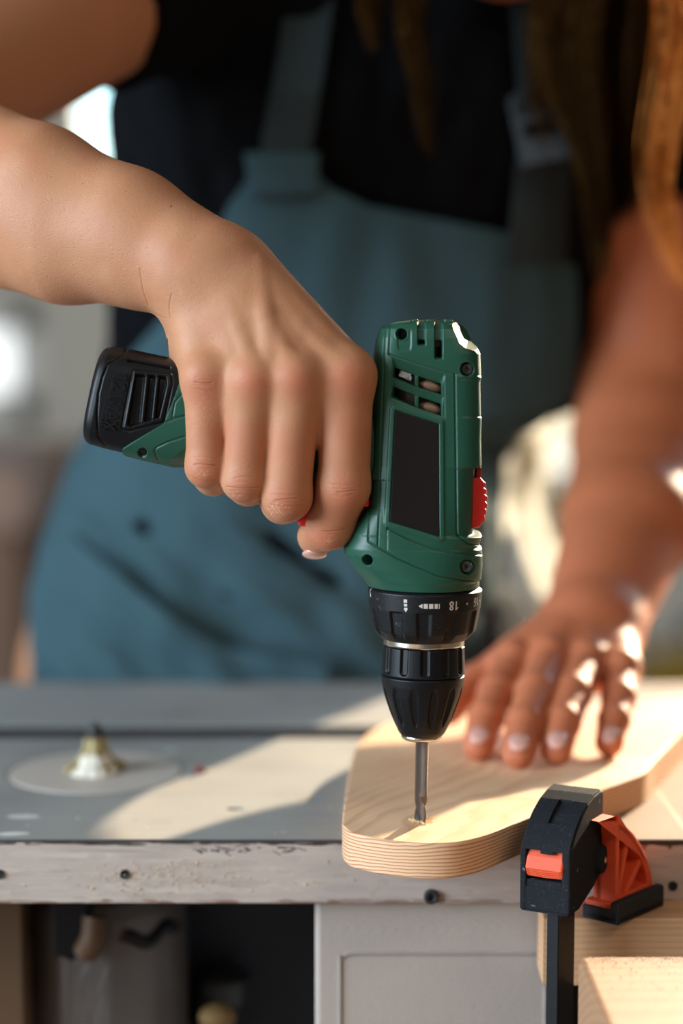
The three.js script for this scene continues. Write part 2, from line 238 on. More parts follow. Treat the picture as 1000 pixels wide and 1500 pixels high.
{
  const t = thing('router_table', 'grey painted cast router table with worn top and a long slot', 'table');
  const GZ = [onY(300, 1081, TABLE_Y).z, onY(300, 1063, TABLE_Y).z];
  const s = shapeOf([[TX0, -TZ0], [TX1, -TZ0], [TX1, -GZ[0]], [TX0, -GZ[0]]]);
  const hole = new THREE.Path(); hole.absarc(DISC.x, -DISC.z, DR + 0.0008, 0, Math.PI * 2, true); s.holes.push(hole);
  const kh = onY(345, 1185, TABLE_Y), key = new THREE.Path(); key.absellipse(kh.x, -kh.z, 0.0042, 0.0021, 0, Math.PI * 2, true); s.holes.push(key);
  const front = topUv(extrude(s, 0.012, 0.0008, 2, 64).rotateX(-Math.PI / 2).translate(0, TABLE_Y - 0.012, 0));
  const back = topUv(rbox(TX1 - TX0, 0.012, GZ[1] - TZ1, 0.0008, (TX0 + TX1) / 2, TABLE_Y - 0.006, (GZ[1] + TZ1) / 2));
  mesh('tabletop', [front, back], topMat, t);
  mesh('slot_channel', [box(TX1 - TX0, 0.0112, 0.0006, (TX0 + TX1) / 2, TABLE_Y - 0.0066, GZ[1] + 0.0004), rbox(TX1 - TX0, 0.003, GZ[0] - GZ[1] + 0.01, 0.0005, (TX0 + TX1) / 2, TABLE_Y - 0.0135, (GZ[0] + GZ[1]) / 2)], std(hex('#262423'), 0.8), t);
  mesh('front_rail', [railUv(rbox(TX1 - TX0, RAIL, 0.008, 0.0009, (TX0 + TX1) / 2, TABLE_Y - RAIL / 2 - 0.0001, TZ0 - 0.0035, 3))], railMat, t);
  mesh('back_rail', box(TX1 - TX0, RAIL, 0.008, (TX0 + TX1) / 2, TABLE_Y - RAIL / 2 - 0.006, TZ1 + 0.006), paint, t);
  for (const x of [TX0 + 0.004, TX1 - 0.004]) mesh('side_rail', box(0.008, RAIL, TZ0 - TZ1 - 0.01, x, TABLE_Y - RAIL / 2 - 0.006, (TZ0 + TZ1) / 2), paint, t);
  mesh('hole_floor', box(0.02, 0.002, 0.02, kh.x, TABLE_Y - 0.014, kh.z), M.darkSteel, t);
  for (const [px, py] of [[0, 1280], [183, 1280], [985, 1297]]) { const p = at(px, py, 0.86); const g = lathe([[0, -0.0004], [0.0012, -0.0004], [0.0019, 0.0004], [0.0021, 0.0001], [0.0021, -0.002]], 20).rotateX(Math.PI / 2).translate(p.x, p.y, TZ0 + 0.0011); mesh('screw', g, M.blackRubber, t, 'small dark countersunk screw in the front rail'); }
  { // hexagon socket bolt under the board
    const p = at(631, 1312, 0.86), hex6 = shapeOf(Array.from({ length: 24 }, (_, i) => [0.0033 * Math.cos(i * Math.PI / 12), 0.0033 * Math.sin(i * Math.PI / 12)]));
    hex6.holes.push(new THREE.Path(Array.from({ length: 6 }, (_, i) => new THREE.Vector2(0.0016 * Math.cos(i * Math.PI / 3), 0.0016 * Math.sin(i * Math.PI / 3)))));
    mesh('bolt', [extrude(hex6, 0.003, 0.0005).translate(p.x, p.y, TZ0), cyl(0.002, 0.002, 0.001, 12).rotateX(Math.PI / 2).translate(p.x, p.y, TZ0 + 0.0008)], M.darkSteel, t, 'black socket head bolt');
  }
  // sheet-metal side box below the top, with a pressed bead
  const px0 = at(461, 1400, 0.868).x, px1 = at(838, 1400, 0.868).x, yT = TABLE_Y - RAIL + 0.0005, yB = 0.462, cx = (px0 + px1) / 2;
  mesh('side_box', rbox(px1 - px0, yT - yB, 0.3, 0.003, cx, (yT + yB) / 2, -0.866 - 0.15), paint, t);
  const b0 = at(498, 1396, 0.866), b1x = at(799, 1396, 0.866).x, by = b0.y, r = 0.005, bb = yB + 0.05, path = [];
  for (const [x, y, a0] of [[b1x - r, by - r, 0], [b0.x + r, by - r, 90], [b0.x + r, bb + r, 180], [b1x - r, bb + r, 270]]) for (let k = 0; k <= 4; k++) path.push(V(x + r * Math.cos((a0 + k * 22.5) * DEG), y + r * Math.sin((a0 + k * 22.5) * DEG), -0.8662));
  mesh('pressed_bead', new THREE.TubeGeometry(new THREE.CatmullRomCurve3(path, true, 'catmullrom', 0.1), 240, 0.0011, 8, true), paint, t);
  mesh('corner_post', rbox(0.03, yT - yB, 0.03, 0.002, TX0 + 0.03, (yT + yB) / 2, -0.885), paint, t); mesh('corner_post', rbox(0.03, yT - yB, 0.03, 0.002, TX0 + 0.03, (yT + yB) / 2, -1.185), paint, t);
  mesh('corner_post', rbox(0.03, yT - yB, 0.03, 0.002, TX1 - 0.03, (yT + yB) / 2, -1.185), paint, t);
  mesh('added_left_panel', box(0.004, yT - yB, 0.3, TX0 + 0.03, (yT + yB) / 2, -1.035), paint, t); mesh('rear_panel', box(TX1 - TX0 - 0.06, yT - yB, 0.004, (TX0 + TX1) / 2, (yT + yB) / 2, -1.196), std(hex('#23232a'), 0.7), t);  // unseen left panel added to shade the space below the top
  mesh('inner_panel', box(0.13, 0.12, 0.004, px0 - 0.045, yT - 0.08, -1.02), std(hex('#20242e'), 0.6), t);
  rebase(t, 0, yB, -1.03);
}
{
  const t = thing('insert_plate', 'pale round insert plate set flush in the router table', 'insert plate', [DISC.x, TABLE_Y - 0.009, DISC.z]);
  const s = new THREE.Shape(); s.absarc(0, 0, DR, 0, Math.PI * 2); const h = new THREE.Path(); h.absarc(0, 0, 0.0135, 0, Math.PI * 2, true); s.holes.push(h);
  mesh('plate', planarUv(extrude(s, 0.0092, 0.0006, 2, 64).rotateX(-Math.PI / 2), 'xz'), std(hex('#c3b9b0'), 0.5, { bumpMap: scaled(softTex, 0.06), bumpScale: 0.0003 }), t);
}
{
  const t = thing('router', 'router motor hanging under the table, its dusty bit rising through the insert', 'router', [DISC.x, 0.5, DISC.z]);
  const alu = std(new THREE.Color(0.15, 0.13, 0.12), 0.42, { metalness: 0.5, bumpMap: scaled(softTex, 0.08), bumpScale: 0.0004 });
  mesh('motor_housing', lathe([[0, 0], [0.04, 0.0], [0.0445, 0.006], [0.0455, 0.1], [0.0455, 0.286], [0.043, 0.293], [0.02, 0.296], [0, 0.296]], 64), alu, t);
  mesh('collar', lathe([[0.047, 0.19], [0.0485, 0.193], [0.0485, 0.213], [0.047, 0.216]], 64), alu, t);
  for (const [a, l] of [[-1.0, 0.5], [0.75, 0.5], [2.4, 0.6]]) { const pts = []; for (let k = 0; k <= 8; k++) { const b = a + (k / 8 - 0.5) * l * 2 * 0.7; pts.push(V(0.0455 * Math.sin(b), 0.276 + 0.003 * Math.cos(k), 0.0455 * Math.cos(b))); } mesh('air_slot', tube(pts, 0.0035, 24, 8), M.blackPlastic, t, 'dark curved air slot'); }
  const bx = at(105, 1360, 0.93); mesh('bracket', [extrude(shapeOf([[-0.009, 0.03], [0.009, 0.03], [0.009, -0.008], [0, -0.016], [-0.009, -0.012]]), 0.012, 0.001).translate(bx.x - DISC.x, bx.y - 0.5, 0.044)], M.blackPlastic, t, 'black mounting bracket');
  mesh('lever', [tube([V(bx.x - DISC.x + 0.012, bx.y - 0.492, 0.06), V(bx.x - DISC.x + 0.011, bx.y - 0.502, 0.062), V(bx.x - DISC.x + 0.007, bx.y - 0.51, 0.06)], 0.006, 16, 10)], std(hex('#5e4128'), 0.6), t, 'tan locking lever');
  mesh('spindle', lathe([[0.006, 0.29], [0.006, 0.345], [0.0085, 0.347], [0.0085, 0.353], [0, 0.353]], 24), M.steel, t);
  // profiling bit with two carbide wings, dusty
  const wing = extrude(shapeOf([[0, 0], [0.0165, 0], [0.0158, 0.0025], [0.0095, 0.006], [0.0062, 0.011], [0.0052, 0.0165], [0, 0.0165]]), 0.004, 0.0005).translate(0, 0, -0.002);
  const bit = mesh('router_bit', [lathe([[0, 0.35], [0.0115, 0.3505], [0.0105, 0.353], [0.0062, 0.358], [0.0048, 0.363], [0.0042, 0.3675], [0, 0.368]], 32), wing.clone().rotateY(0.5).translate(0, 0.351, 0), wing.clone().rotateY(0.5 + Math.PI).translate(0, 0.351, 0)], std(hex('#a8976a'), 0.55, { metalness: 0.1 }), t, 'brass yellow profiled cutter coated in dust');
  mesh('tip_bearing', lathe([[0, 0.367], [0.0036, 0.367], [0.004, 0.368], [0.004, 0.3725], [0.0032, 0.3735], [0.0015, 0.3735], [0.0012, 0.375], [0, 0.375]], 24), M.darkSteel, bit, 'dark steel guide bearing');
}
{ // sawdust heaped round the router bit
  const g = lathe([[0.013, 0], [0.0122, 0.0018], [0.0095, 0.0042], [0.0075, 0.0075], [0.006, 0.009], [0, 0.01]], 40), p = g.attributes.position;
  for (let i = 0; i < p.count; i++) { const n = 1 + 0.22 * fbm(p.getX(i) * 160, p.getY(i) * 160, p.getZ(i) * 160); p.setXYZ(i, p.getX(i) * n, p.getY(i) * n, p.getZ(i) * n); }
  g.computeVertexNormals();
  const m = mesh('sawdust_heap', g, std(hex('#e3dccb'), 0.95), scene); m.position.set(DISC.x - 0.0005, TABLE_Y - 0.0002, DISC.z + 0.001); tag(m, 'pale sawdust heaped round the router bit in the insert plate', 'sawdust', null, 'stuff');
}
{ // sawdust stuck to the front rail and lying on the table
  const flake = new THREE.TetrahedronGeometry(0.00075), im = new THREE.InstancedMesh(flake, std(hex('#ead0b0'), 0.9), 400), d = new THREE.Object3D();
  for (let i = 0; i < 400; i++) {
    if (i < 300) { const g = () => rr(-1, 1) + rr(-1, 1), px = i < 240 ? 235 + 75 * g() : rr(10, 560), p = at(px, 1284 + 15 * g(), 0.86); d.position.set(p.x, clamp(p.y, TABLE_Y - RAIL + 0.001, TABLE_Y - 0.004), TZ0 + 0.0009); }
    else { const p = onY(rr(40, 560), rr(1090, 1224), TABLE_Y); d.position.set(p.x, TABLE_Y + 0.0003, p.z); }
    d.rotation.set(rr(0, 6), rr(0, 6), rr(0, 6)); const s = rr(0.15, 0.62); d.scale.set(s * 1.6, s, s * 0.6); d.updateMatrix(); im.setMatrixAt(i, d.matrix);
  }
  im.name = 'sawdust'; scene.add(im); tag(im, 'fine tan sawdust clinging to the rail of the router table', 'sawdust', null, 'stuff');
  const p = onY(291, 1131, TABLE_Y), c = thing('wood_chip', 'tiny reddish brown wood chip lying beside the insert plate', 'wood chip', [p.x, TABLE_Y, p.z], 0.6);
  mesh('chip', extrude(shapeOf([[-0.003, 0], [0.003, 0.0002], [0.0026, 0.0022], [0.0004, 0.0034], [-0.0022, 0.0024]]), 0.0025, 0.0004), std(hex('#8c3c2c'), 0.7), c);
}
{ // hose and cord in the dark below the top
  const p = at(322, 1436, 1.0), h = thing('dust_hose', 'dark ribbed hose coiled in the shade beside the router motor', 'hose', [p.x, 0.46, -1.0]);
  const path = new THREE.CatmullRomCurve3([V(0.004, 0.0, 0), V(0.002, 0.12, 0.004), V(-0.004, 0.24, 0), V(0.002, p.y - 0.46, 0)]);
  mesh('hose_body', new THREE.TubeGeometry(path, 60, 0.0125, 16), M.blackRubber, h);
  for (let i = 0; i < 14; i++) { const q = path.getPoint(0.72 + i * 0.019); mesh('rib', new THREE.TorusGeometry(0.0128, 0.0016, 8, 24).rotateX(Math.PI / 2 + 0.35).translate(q.x, q.y, q.z), M.blackRubber, h); }
  mesh('cuff', lathe([[0.0135, -0.01], [0.0142, 0.002], [0.009, 0.006], [0, 0.007]], 28).translate(0.002, p.y - 0.46, 0), M.darkSteel, h, 'grey end cuff');
  const q = at(318, 1490, 0.95), k = thing('knob', 'pale wooden knob on a spindle below the table, beside the hose', 'knob', [q.x, 0.462, -0.95]);
  mesh('spindle', cyl(0.004, 0.004, q.y - 0.462, 12).translate(0, (q.y - 0.462) / 2, 0), M.darkSteel, k); mesh('grip', new THREE.SphereGeometry(0.008, 24, 16).scale(1.15, 0.8, 1).translate(0, q.y - 0.462, 0), std(hex('#75592f'), 0.7), k);
}
{ // the stand the machine is bolted to
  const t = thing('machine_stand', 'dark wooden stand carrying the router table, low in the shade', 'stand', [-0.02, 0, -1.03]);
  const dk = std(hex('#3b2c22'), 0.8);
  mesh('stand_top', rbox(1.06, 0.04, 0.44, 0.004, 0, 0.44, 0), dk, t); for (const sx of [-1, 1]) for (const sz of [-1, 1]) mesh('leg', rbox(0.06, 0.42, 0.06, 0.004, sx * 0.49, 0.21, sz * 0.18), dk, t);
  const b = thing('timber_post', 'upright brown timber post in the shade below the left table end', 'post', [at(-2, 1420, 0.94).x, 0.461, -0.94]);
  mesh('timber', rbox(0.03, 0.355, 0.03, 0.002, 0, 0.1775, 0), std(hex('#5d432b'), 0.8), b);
}

// ---------------------------------------------------------------- timber
// growth rings of a flat-sawn pine board: g along the grain, v across, y up (metres)
function pine(g, v, y, spacing = 0.0016, R = 0.26) {
  const w = 0.006 * fbm(g * 5, v * 9, y * 20 + 3, 3) + 0.0012 * fbm(g * 22, v * 60, y * 60, 2);
  const r = Math.hypot(v - 0.02 + w * 0.5, y + R) + w * 0.45, q = r / spacing, f = q - Math.floor(q);
  const late = sstep(0.45, 0.86, f) * (1 - sstep(0.9, 1.0, f)), fibre = fbm(g * 18, v * 900, y * 900, 2);
  return [late, fibre];
}
const pineRgb = (late, fibre, k = 1) => [mix(232, 186, late * k) + fibre * 9, mix(189, 126, late * k) + fibre * 9, mix(150, 88, late * k) + fibre * 8];
// board with a bevelled edge from an outline (x, z) on its top face; grain along angle a
function boardGeo(outline, yTop, thick, bevel, grain, sp, top, side, R, con = 0.32, con2 = 1.0) {
  const n = outline.length, ca = Math.cos(grain), sa = Math.sin(grain);
  let x0 = 1e9, x1 = -1e9, z0 = 1e9, z1 = -1e9; for (const [x, z] of outline) { x0 = Math.min(x0, x); x1 = Math.max(x1, x); z0 = Math.min(z0, z); z1 = Math.max(z1, z); }
  const cx = (x0 + x1) / 2, cz = (z0 + z1) / 2, len = [0]; for (let i = 1; i <= n; i++) { const a = outline[i - 1], b = outline[i % n]; len.push(len[i - 1] + Math.hypot(b[0] - a[0], b[1] - a[1])); }
  let area = 0; outline.forEach(([x, z], i) => { const [u, w] = outline[(i + 1) % n]; area += x * w - u * z; });
  const nor = outline.map((_, i) => { const a = outline[(i + n - 1) % n], b = outline[(i + 1) % n], dx = b[0] - a[0], dz = b[1] - a[1], l = Math.hypot(dx, dz), s = area > 0 ? 1 : -1; return [s * dz / l, -s * dx / l]; });
  const rows = []; for (let k = 0; k <= 4; k++) { const a = k / 4 * Math.PI / 2; rows.push([-bevel * (1 - Math.sin(a)), -bevel * (1 - Math.cos(a))]); }
  for (let k = 0; k <= 4; k++) { const a = k / 4 * Math.PI / 2; rows.push([-bevel * (1 - Math.cos(a)), -thick + bevel * (1 - Math.sin(a))]); }
  const pos = [], uv = [], idx = [];
  for (let i = 0; i <= n; i++) for (const [off, y] of rows) { const [x, z] = outline[i % n], [a, b] = nor[i % n]; pos.push(x + a * off, yTop + y, z + b * off); uv.push(len[i] / len[n], 1 + y / thick); }
  const m = rows.length; for (let i = 0; i < n; i++) for (let k = 0; k + 1 < m; k++) { const a = i * m + k, b = a + m; if (area > 0) idx.push(a, a + 1, b, b, a + 1, b + 1); else idx.push(a, b, a + 1, b, b + 1, a + 1); }
  const sg = new THREE.BufferGeometry(); sg.setAttribute('position', new THREE.Float32BufferAttribute(pos, 3)); sg.setAttribute('uv', new THREE.Float32BufferAttribute(uv, 2)); sg.setIndex(idx); sg.computeVertexNormals();
  const cap = (y, up) => { const g = new THREE.ShapeGeometry(shapeOf(outline.map(([x, z], i) => [x - nor[i][0] * bevel, -(z - nor[i][1] * bevel)]))).rotateX(-Math.PI / 2).translate(0, y, 0); if (!up) { const ix = g.index.array; for (let i = 0; i < ix.length; i += 3) [ix[i], ix[i + 1]] = [ix[i + 1], ix[i]]; g.computeVertexNormals(); } const p = g.attributes.position, q = new Float32Array(p.count * 2); for (let i = 0; i < p.count; i++) { q[2 * i] = (p.getX(i) - x0) / (x1 - x0); q[2 * i + 1] = (p.getZ(i) - z0) / (z1 - z0); } g.setAttribute('uv', new THREE.BufferAttribute(q, 2)); return g.toNonIndexed(); };
  const capTex = dataTex(top[0], top[1], (u, v) => { const x = mix(x0, x1, u) - cx, z = mix(z0, z1, v) - cz; const [l, f] = pine(x * ca + z * sa, -x * sa + z * ca, 0, sp, R); const bl = fbm(x * 14, z * 14, 7, 3); return pineRgb(l, f, con).map((c, i) => c + bl * [10, 12, 12][i]); });
  const sideTex = dataTex(side[0], side[1], (u, v) => { const s = u * len[n]; let i = 0; while (i < n - 1 && len[i + 1] < s) i++; const k = (s - len[i]) / (len[i + 1] - len[i]), a = outline[i], b = outline[(i + 1) % n], x = mix(a[0], b[0], k) - cx, z = mix(a[1], b[1], k) - cz; const [l, f] = pine(x * ca + z * sa, -x * sa + z * ca, (v - 1) * thick, sp, R); return pineRgb(l, f * 0.5, con2); });
  return { geo: mergeGeometries([merge([cap(yTop, true), cap(yTop - thick, false)]), sg.toNonIndexed()], true), mats: [std(0xffffff, 0.6, { map: capTex, bumpMap: capTex, bumpScale: 0.00015 }), std(0xffffff, 0.62, { map: sideTex, bumpMap: sideTex, bumpScale: 0.0002 })], sg };
}
const smoothOutline = (pts, n, tension = 0.5) => new THREE.CatmullRomCurve3(pts.map(([x, z]) => V(x, 0, z)), true, 'centripetal', tension).getSpacedPoints(n).slice(0, n).map((p) => [p.x, p.z]);
const BOARD_T = 0.0152, BOARD_Y = TABLE_Y + BOARD_T + 0.0001;
const BIT = onY(616, 1203, BOARD_Y);
{
  const P = (px, py) => { const p = onY(px, py, BOARD_Y); return [p.x, p.z]; };
  const curve = [[1040, 1019], [870, 1027], [760, 1033], [650, 1043], [590, 1052], [548, 1068], [524, 1090], [513, 1120], [507, 1155], [502, 1190], [502, 1207], [512, 1218], [536, 1225], [577, 1232], [620, 1235.5], [662, 1234.5], [700, 1227], [760, 1203.5], [850, 1168.5], [936, 1135.5], [946, 1129], [958, 1115], [1005, 1064]].map(([x, y]) => P(x, y));
  const a = P(760, 1203.5), b = P(936, 1135.5), out = smoothOutline(curve, 420);
  const { geo, mats } = boardGeo(out, BOARD_Y, BOARD_T, 0.0009, Math.atan2(b[1] - a[1], b[0] - a[0]) - 0.1, 0.00155, [1024, 1024], [2048, 96], 0.27);
  const t = thing('pine_board', 'pale pine board with rounded end lying across the table edge under the drill', 'board', [0, 0, 0]);
  const m = mesh('board', geo, mats, t);
  rebase(t, BIT.x + 0.05, TABLE_Y, BIT.z - 0.08);
}
{ // shavings round the drill bit
  const im = new THREE.InstancedMesh(new THREE.TetrahedronGeometry(0.0006), std(hex('#ecd2a2'), 0.9), 160), d = new THREE.Object3D();
  for (let i = 0; i < 160; i++) { const a = rr(0, 6.28), r = 0.0028 + 0.0035 * rnd() * rnd(); d.position.set(BIT.x + r * Math.cos(a), BOARD_Y + 0.0003 + 0.0008 * rnd() * (0.0063 - r) / 0.0035, BIT.z + r * Math.sin(a)); d.rotation.set(rr(0, 6), rr(0, 6), rr(0, 6)); d.scale.setScalar(rr(0.3, 1)); d.updateMatrix(); im.setMatrixAt(i, d.matrix); }
  im.name = 'wood_shavings'; scene.add(im); tag(im, 'pale wood dust ringed round the drill bit on the pine board', 'wood shavings', null, 'stuff');
}
// the batten and the plank in front of the machine, on the right
const BAT_Y = at(700, 1350, 0.845).y;
{
  const yT = EYE.y - 0.2725, x0 = at(795, 1360, 0.835).x, z0 = -0.8325, z1 = -0.8585, th = 0.03;
  const rect = (xa, xb, za, zb) => { const o = []; const n = 24; for (let i = 0; i < n; i++) o.push([mix(xa, xb, i / n), za]); for (let i = 0; i < 8; i++) o.push([xb, mix(za, zb, i / 8)]); for (let i = 0; i < n; i++) o.push([mix(xb, xa, i / n), zb]); for (let i = 0; i < 8; i++) o.push([xa, mix(zb, za, i / 8)]); return o; };
  const B = boardGeo(rect(x0, 0.44, z0, z1), yT, th, 0.0006, 0, 0.003, [1024, 64], [1024, 48], 0.1, 0.2, 0.25);
  const t = thing('batten', 'narrow pine batten against the front rail, the clamp foot on it', 'batten'); B.mats.forEach((m) => m.color.setRGB(0.8, 0.73, 0.66)); mesh('timber', B.geo, B.mats, t); rebase(t, 0.25, yT - th, -0.845);
  // plank: dusty, rounded far left corner
  const yP = EYE.y - 0.272, q = (px, py) => { const p = onY(px, py, yP); return [p.x, p.z]; };
  const A = q(846, 1402), C = q(856, 1500); const xl0 = A[0], zf = onY(900, 1399, yP).z, zn = -0.6, xl1 = mix(A[0], C[0], (zf - zn) / (A[1] - C[1]) );
  const raw = []; const rad = 0.006; for (let k = 0; k <= 6; k++) { const a = Math.PI / 2 * k / 6; raw.push([xl0 + rad - rad * Math.cos(a), zf + rad - rad * Math.sin(a)]); }
  for (let k = 1; k <= 20; k++) raw.push([mix(xl0 + rad, 0.44, k / 20), zf]); for (let k = 1; k <= 8; k++) raw.push([0.44, mix(zf, zn, k / 8)]); for (let k = 1; k <= 20; k++) raw.push([mix(0.44, xl0 + 0.004, k / 20), zn]); for (let k = 1; k <= 9; k++) raw.push([mix(xl0 + 0.004, xl0, k / 10), mix(zn, zf + rad, k / 10)]);
  const Q = boardGeo(raw, yP, 0.045, 0.003, 0, 0.004, [1024, 1024], [1024, 64], 0.16, 0.3, 0.3);
  const s = thing('plank', 'dusty pine plank jutting out below the batten, nearest the camera', 'plank'); Q.mats.forEach((m) => m.color.setRGB(0.5, 0.44, 0.385)); mesh('timber', Q.geo, Q.mats, s); rebase(s, 0.25, yP - 0.045, -0.7);
  const k = thing('support_bench', 'low wooden bench under the dusty plank', 'bench', [0.29, 0, -0.72]);
  const h = yP - 0.045; mesh('bench_top', rbox(0.3, 0.03, 0.18, 0.003, 0, h - 0.015, 0), pineDull, k); for (const sx of [-1, 1]) for (const sz of [-1, 1]) mesh('leg', rbox(0.04, h - 0.03, 0.04, 0.003, sx * 0.12, (h - 0.03) / 2, sz * 0.06), pineDull, k);
  // dust on the batten's face and the plank
  const im = new THREE.InstancedMesh(new THREE.TetrahedronGeometry(0.0005), std(hex('#e0cbb6'), 0.95), 700), d = new THREE.Object3D();
  for (let i = 0; i < 700; i++) { const x = rr(xl0 + 0.002, 0.2); if (i < 300) d.position.set(x, yP + 0.0003, zf + 0.003 + 0.012 * rnd() * rnd()); else d.position.set(x, yP + 0.0002, zf + 0.005 + 0.09 * rnd() * rnd()); d.rotation.set(rr(0, 6), rr(0, 6), rr(0, 6)); d.scale.setScalar(rr(0.25, 0.8)); d.updateMatrix(); im.setMatrixAt(i, d.matrix); }
  im.name = 'sawdust_film'; scene.add(im); tag(im, 'pinkish sawdust lying on the plank along the batten', 'sawdust', null, 'stuff');
}
// ---------------------------------------------------------------- the drill (modelled in millimetres about the point where the bit enters the board)
const font = await new FontLoader().loadAsync('fonts/droid/droid_sans_bold.typeface.json');
const drill = thing('cordless_drill', 'dark green cordless drill held upright, its bit boring into the pine board', 'drill', BIT.toArray());
drill.rotation.set(-1.5 * DEG, 0, -0.7 * DEG); drill.updateMatrixWorld(true);
const DINV = drill.matrixWorld.clone().invert(), DX = V(1, 0, 0).transformDirection(drill.matrixWorld), DYv = V(0, 1, 0).transformDirection(drill.matrixWorld), DZ = V(0, 0, 1).transformDirection(drill.matrixWorld);
const H = (px, py, z) => { const r = ray(px, py), t = (BIT.clone().addScaledVector(DZ, z / 1000).sub(EYE)).dot(DZ) / r.dot(DZ); return EYE.clone().addScaledVector(r, t); };   // point of the photo on the drill's plane at depth z mm
const dl = (px, py, z = 0) => H(px, py, z).applyMatrix4(DINV).multiplyScalar(1000);
const _v = V(), drillPx = (x, y, z) => toPx(_v.set(x, y, z).multiplyScalar(0.001).applyMatrix4(drill.matrixWorld));
const mm = (g) => g.scale(0.001, 0.001, 0.001);
// superellipse tube along y: rows {y, cx, cz, a, b, n}; nF points round the front half, nB round the back
function loft(rows, nF, nB, disp, capStart = true, capEnd = true, clip = (z) => z) {
  const pos = [], uv = [], idx = [], W = nF + nB;
  for (const r of rows) {
    for (const [half, n] of [[0, nF], [1, nB]]) {
      const K = 400, P = [], L = [0];
      for (let k = 0; k <= K; k++) { const t = (half + k / K) * Math.PI, c = Math.cos(t), s = Math.sin(t), e = 2 / r.n; P.push([r.a * Math.sign(c) * Math.abs(c) ** e, r.b * Math.sign(s) * Math.abs(s) ** e]); if (k) L.push(L[k - 1] + Math.hypot(P[k][0] - P[k - 1][0], P[k][1] - P[k - 1][1])); }
      let k = 0;
      for (let i = 0; i < n; i++) {
        const s = L[K] * i / n; while (k < K - 1 && L[k + 1] < s) k++;
        const f = (s - L[k]) / Math.max(1e-9, L[k + 1] - L[k]), x = mix(P[k][0], P[k + 1][0], f), z = mix(P[k][1], P[k + 1][1], f);
        let gx = Math.sign(x) * Math.abs(x / r.a) ** (r.n - 1) / r.a, gz = Math.sign(z) * Math.abs(z / r.b) ** (r.n - 1) / r.b; const gl = Math.hypot(gx, gz) || 1; gx /= gl; gz /= gl;
        const yy = typeof r.y === 'function' ? r.y(x / r.a, z / r.b) : r.y;
        const X = x + r.cx, Z = z + (r.cz ?? 0), h = disp ? disp(X, yy, Z, gx, gz) : 0;
        pos.push(X + gx * h, yy, clip(Z + gz * h)); uv.push((X + Z * 0.7) / 1000, yy / 1000);
      }
    }
  }
  for (let j = 0; j + 1 < rows.length; j++) for (let i = 0; i < W; i++) { const a = j * W + i, b = j * W + (i + 1) % W; idx.push(a, a + W, b, b, a + W, b + W); }
  for (const [on, j, flip] of [[capStart, 0, false], [capEnd, rows.length - 1, true]]) if (on) { const r = rows[j], c = pos.length / 3; pos.push(r.cx, typeof r.y === 'function' ? r.y(0, 0) : r.y, r.cz ?? 0); uv.push(0, 0); for (let i = 0; i < W; i++) { const a = j * W + i, b = j * W + (i + 1) % W; flip ? idx.push(c, b, a) : idx.push(c, a, b); } }
  const g = new THREE.BufferGeometry(); g.setAttribute('position', new THREE.Float32BufferAttribute(pos, 3)); g.setAttribute('uv', new THREE.Float32BufferAttribute(uv, 2)); g.setIndex(idx); g.computeVertexNormals(); return g;
}
const orient = (g, sign) => { const p = g.attributes.position, n = g.attributes.normal; let s = 0; for (let i = 0; i < p.count; i += 7) s += n.getX(i) * p.getX(i) + n.getZ(i) * p.getZ(i); if (s * sign < 0) { const ix = g.index.array; for (let i = 0; i < ix.length; i += 3) { const t = ix[i]; ix[i] = ix[i + 1]; ix[i + 1] = t; } g.computeVertexNormals(); } return g; };
const bowl = (d, w) => clamp(0.5 - d / w);                    // 1 inside, 0 outside, over a soft edge w pixels wide
const groove = (d, w, depth) => -depth * (1 - sstep(0, w, d));

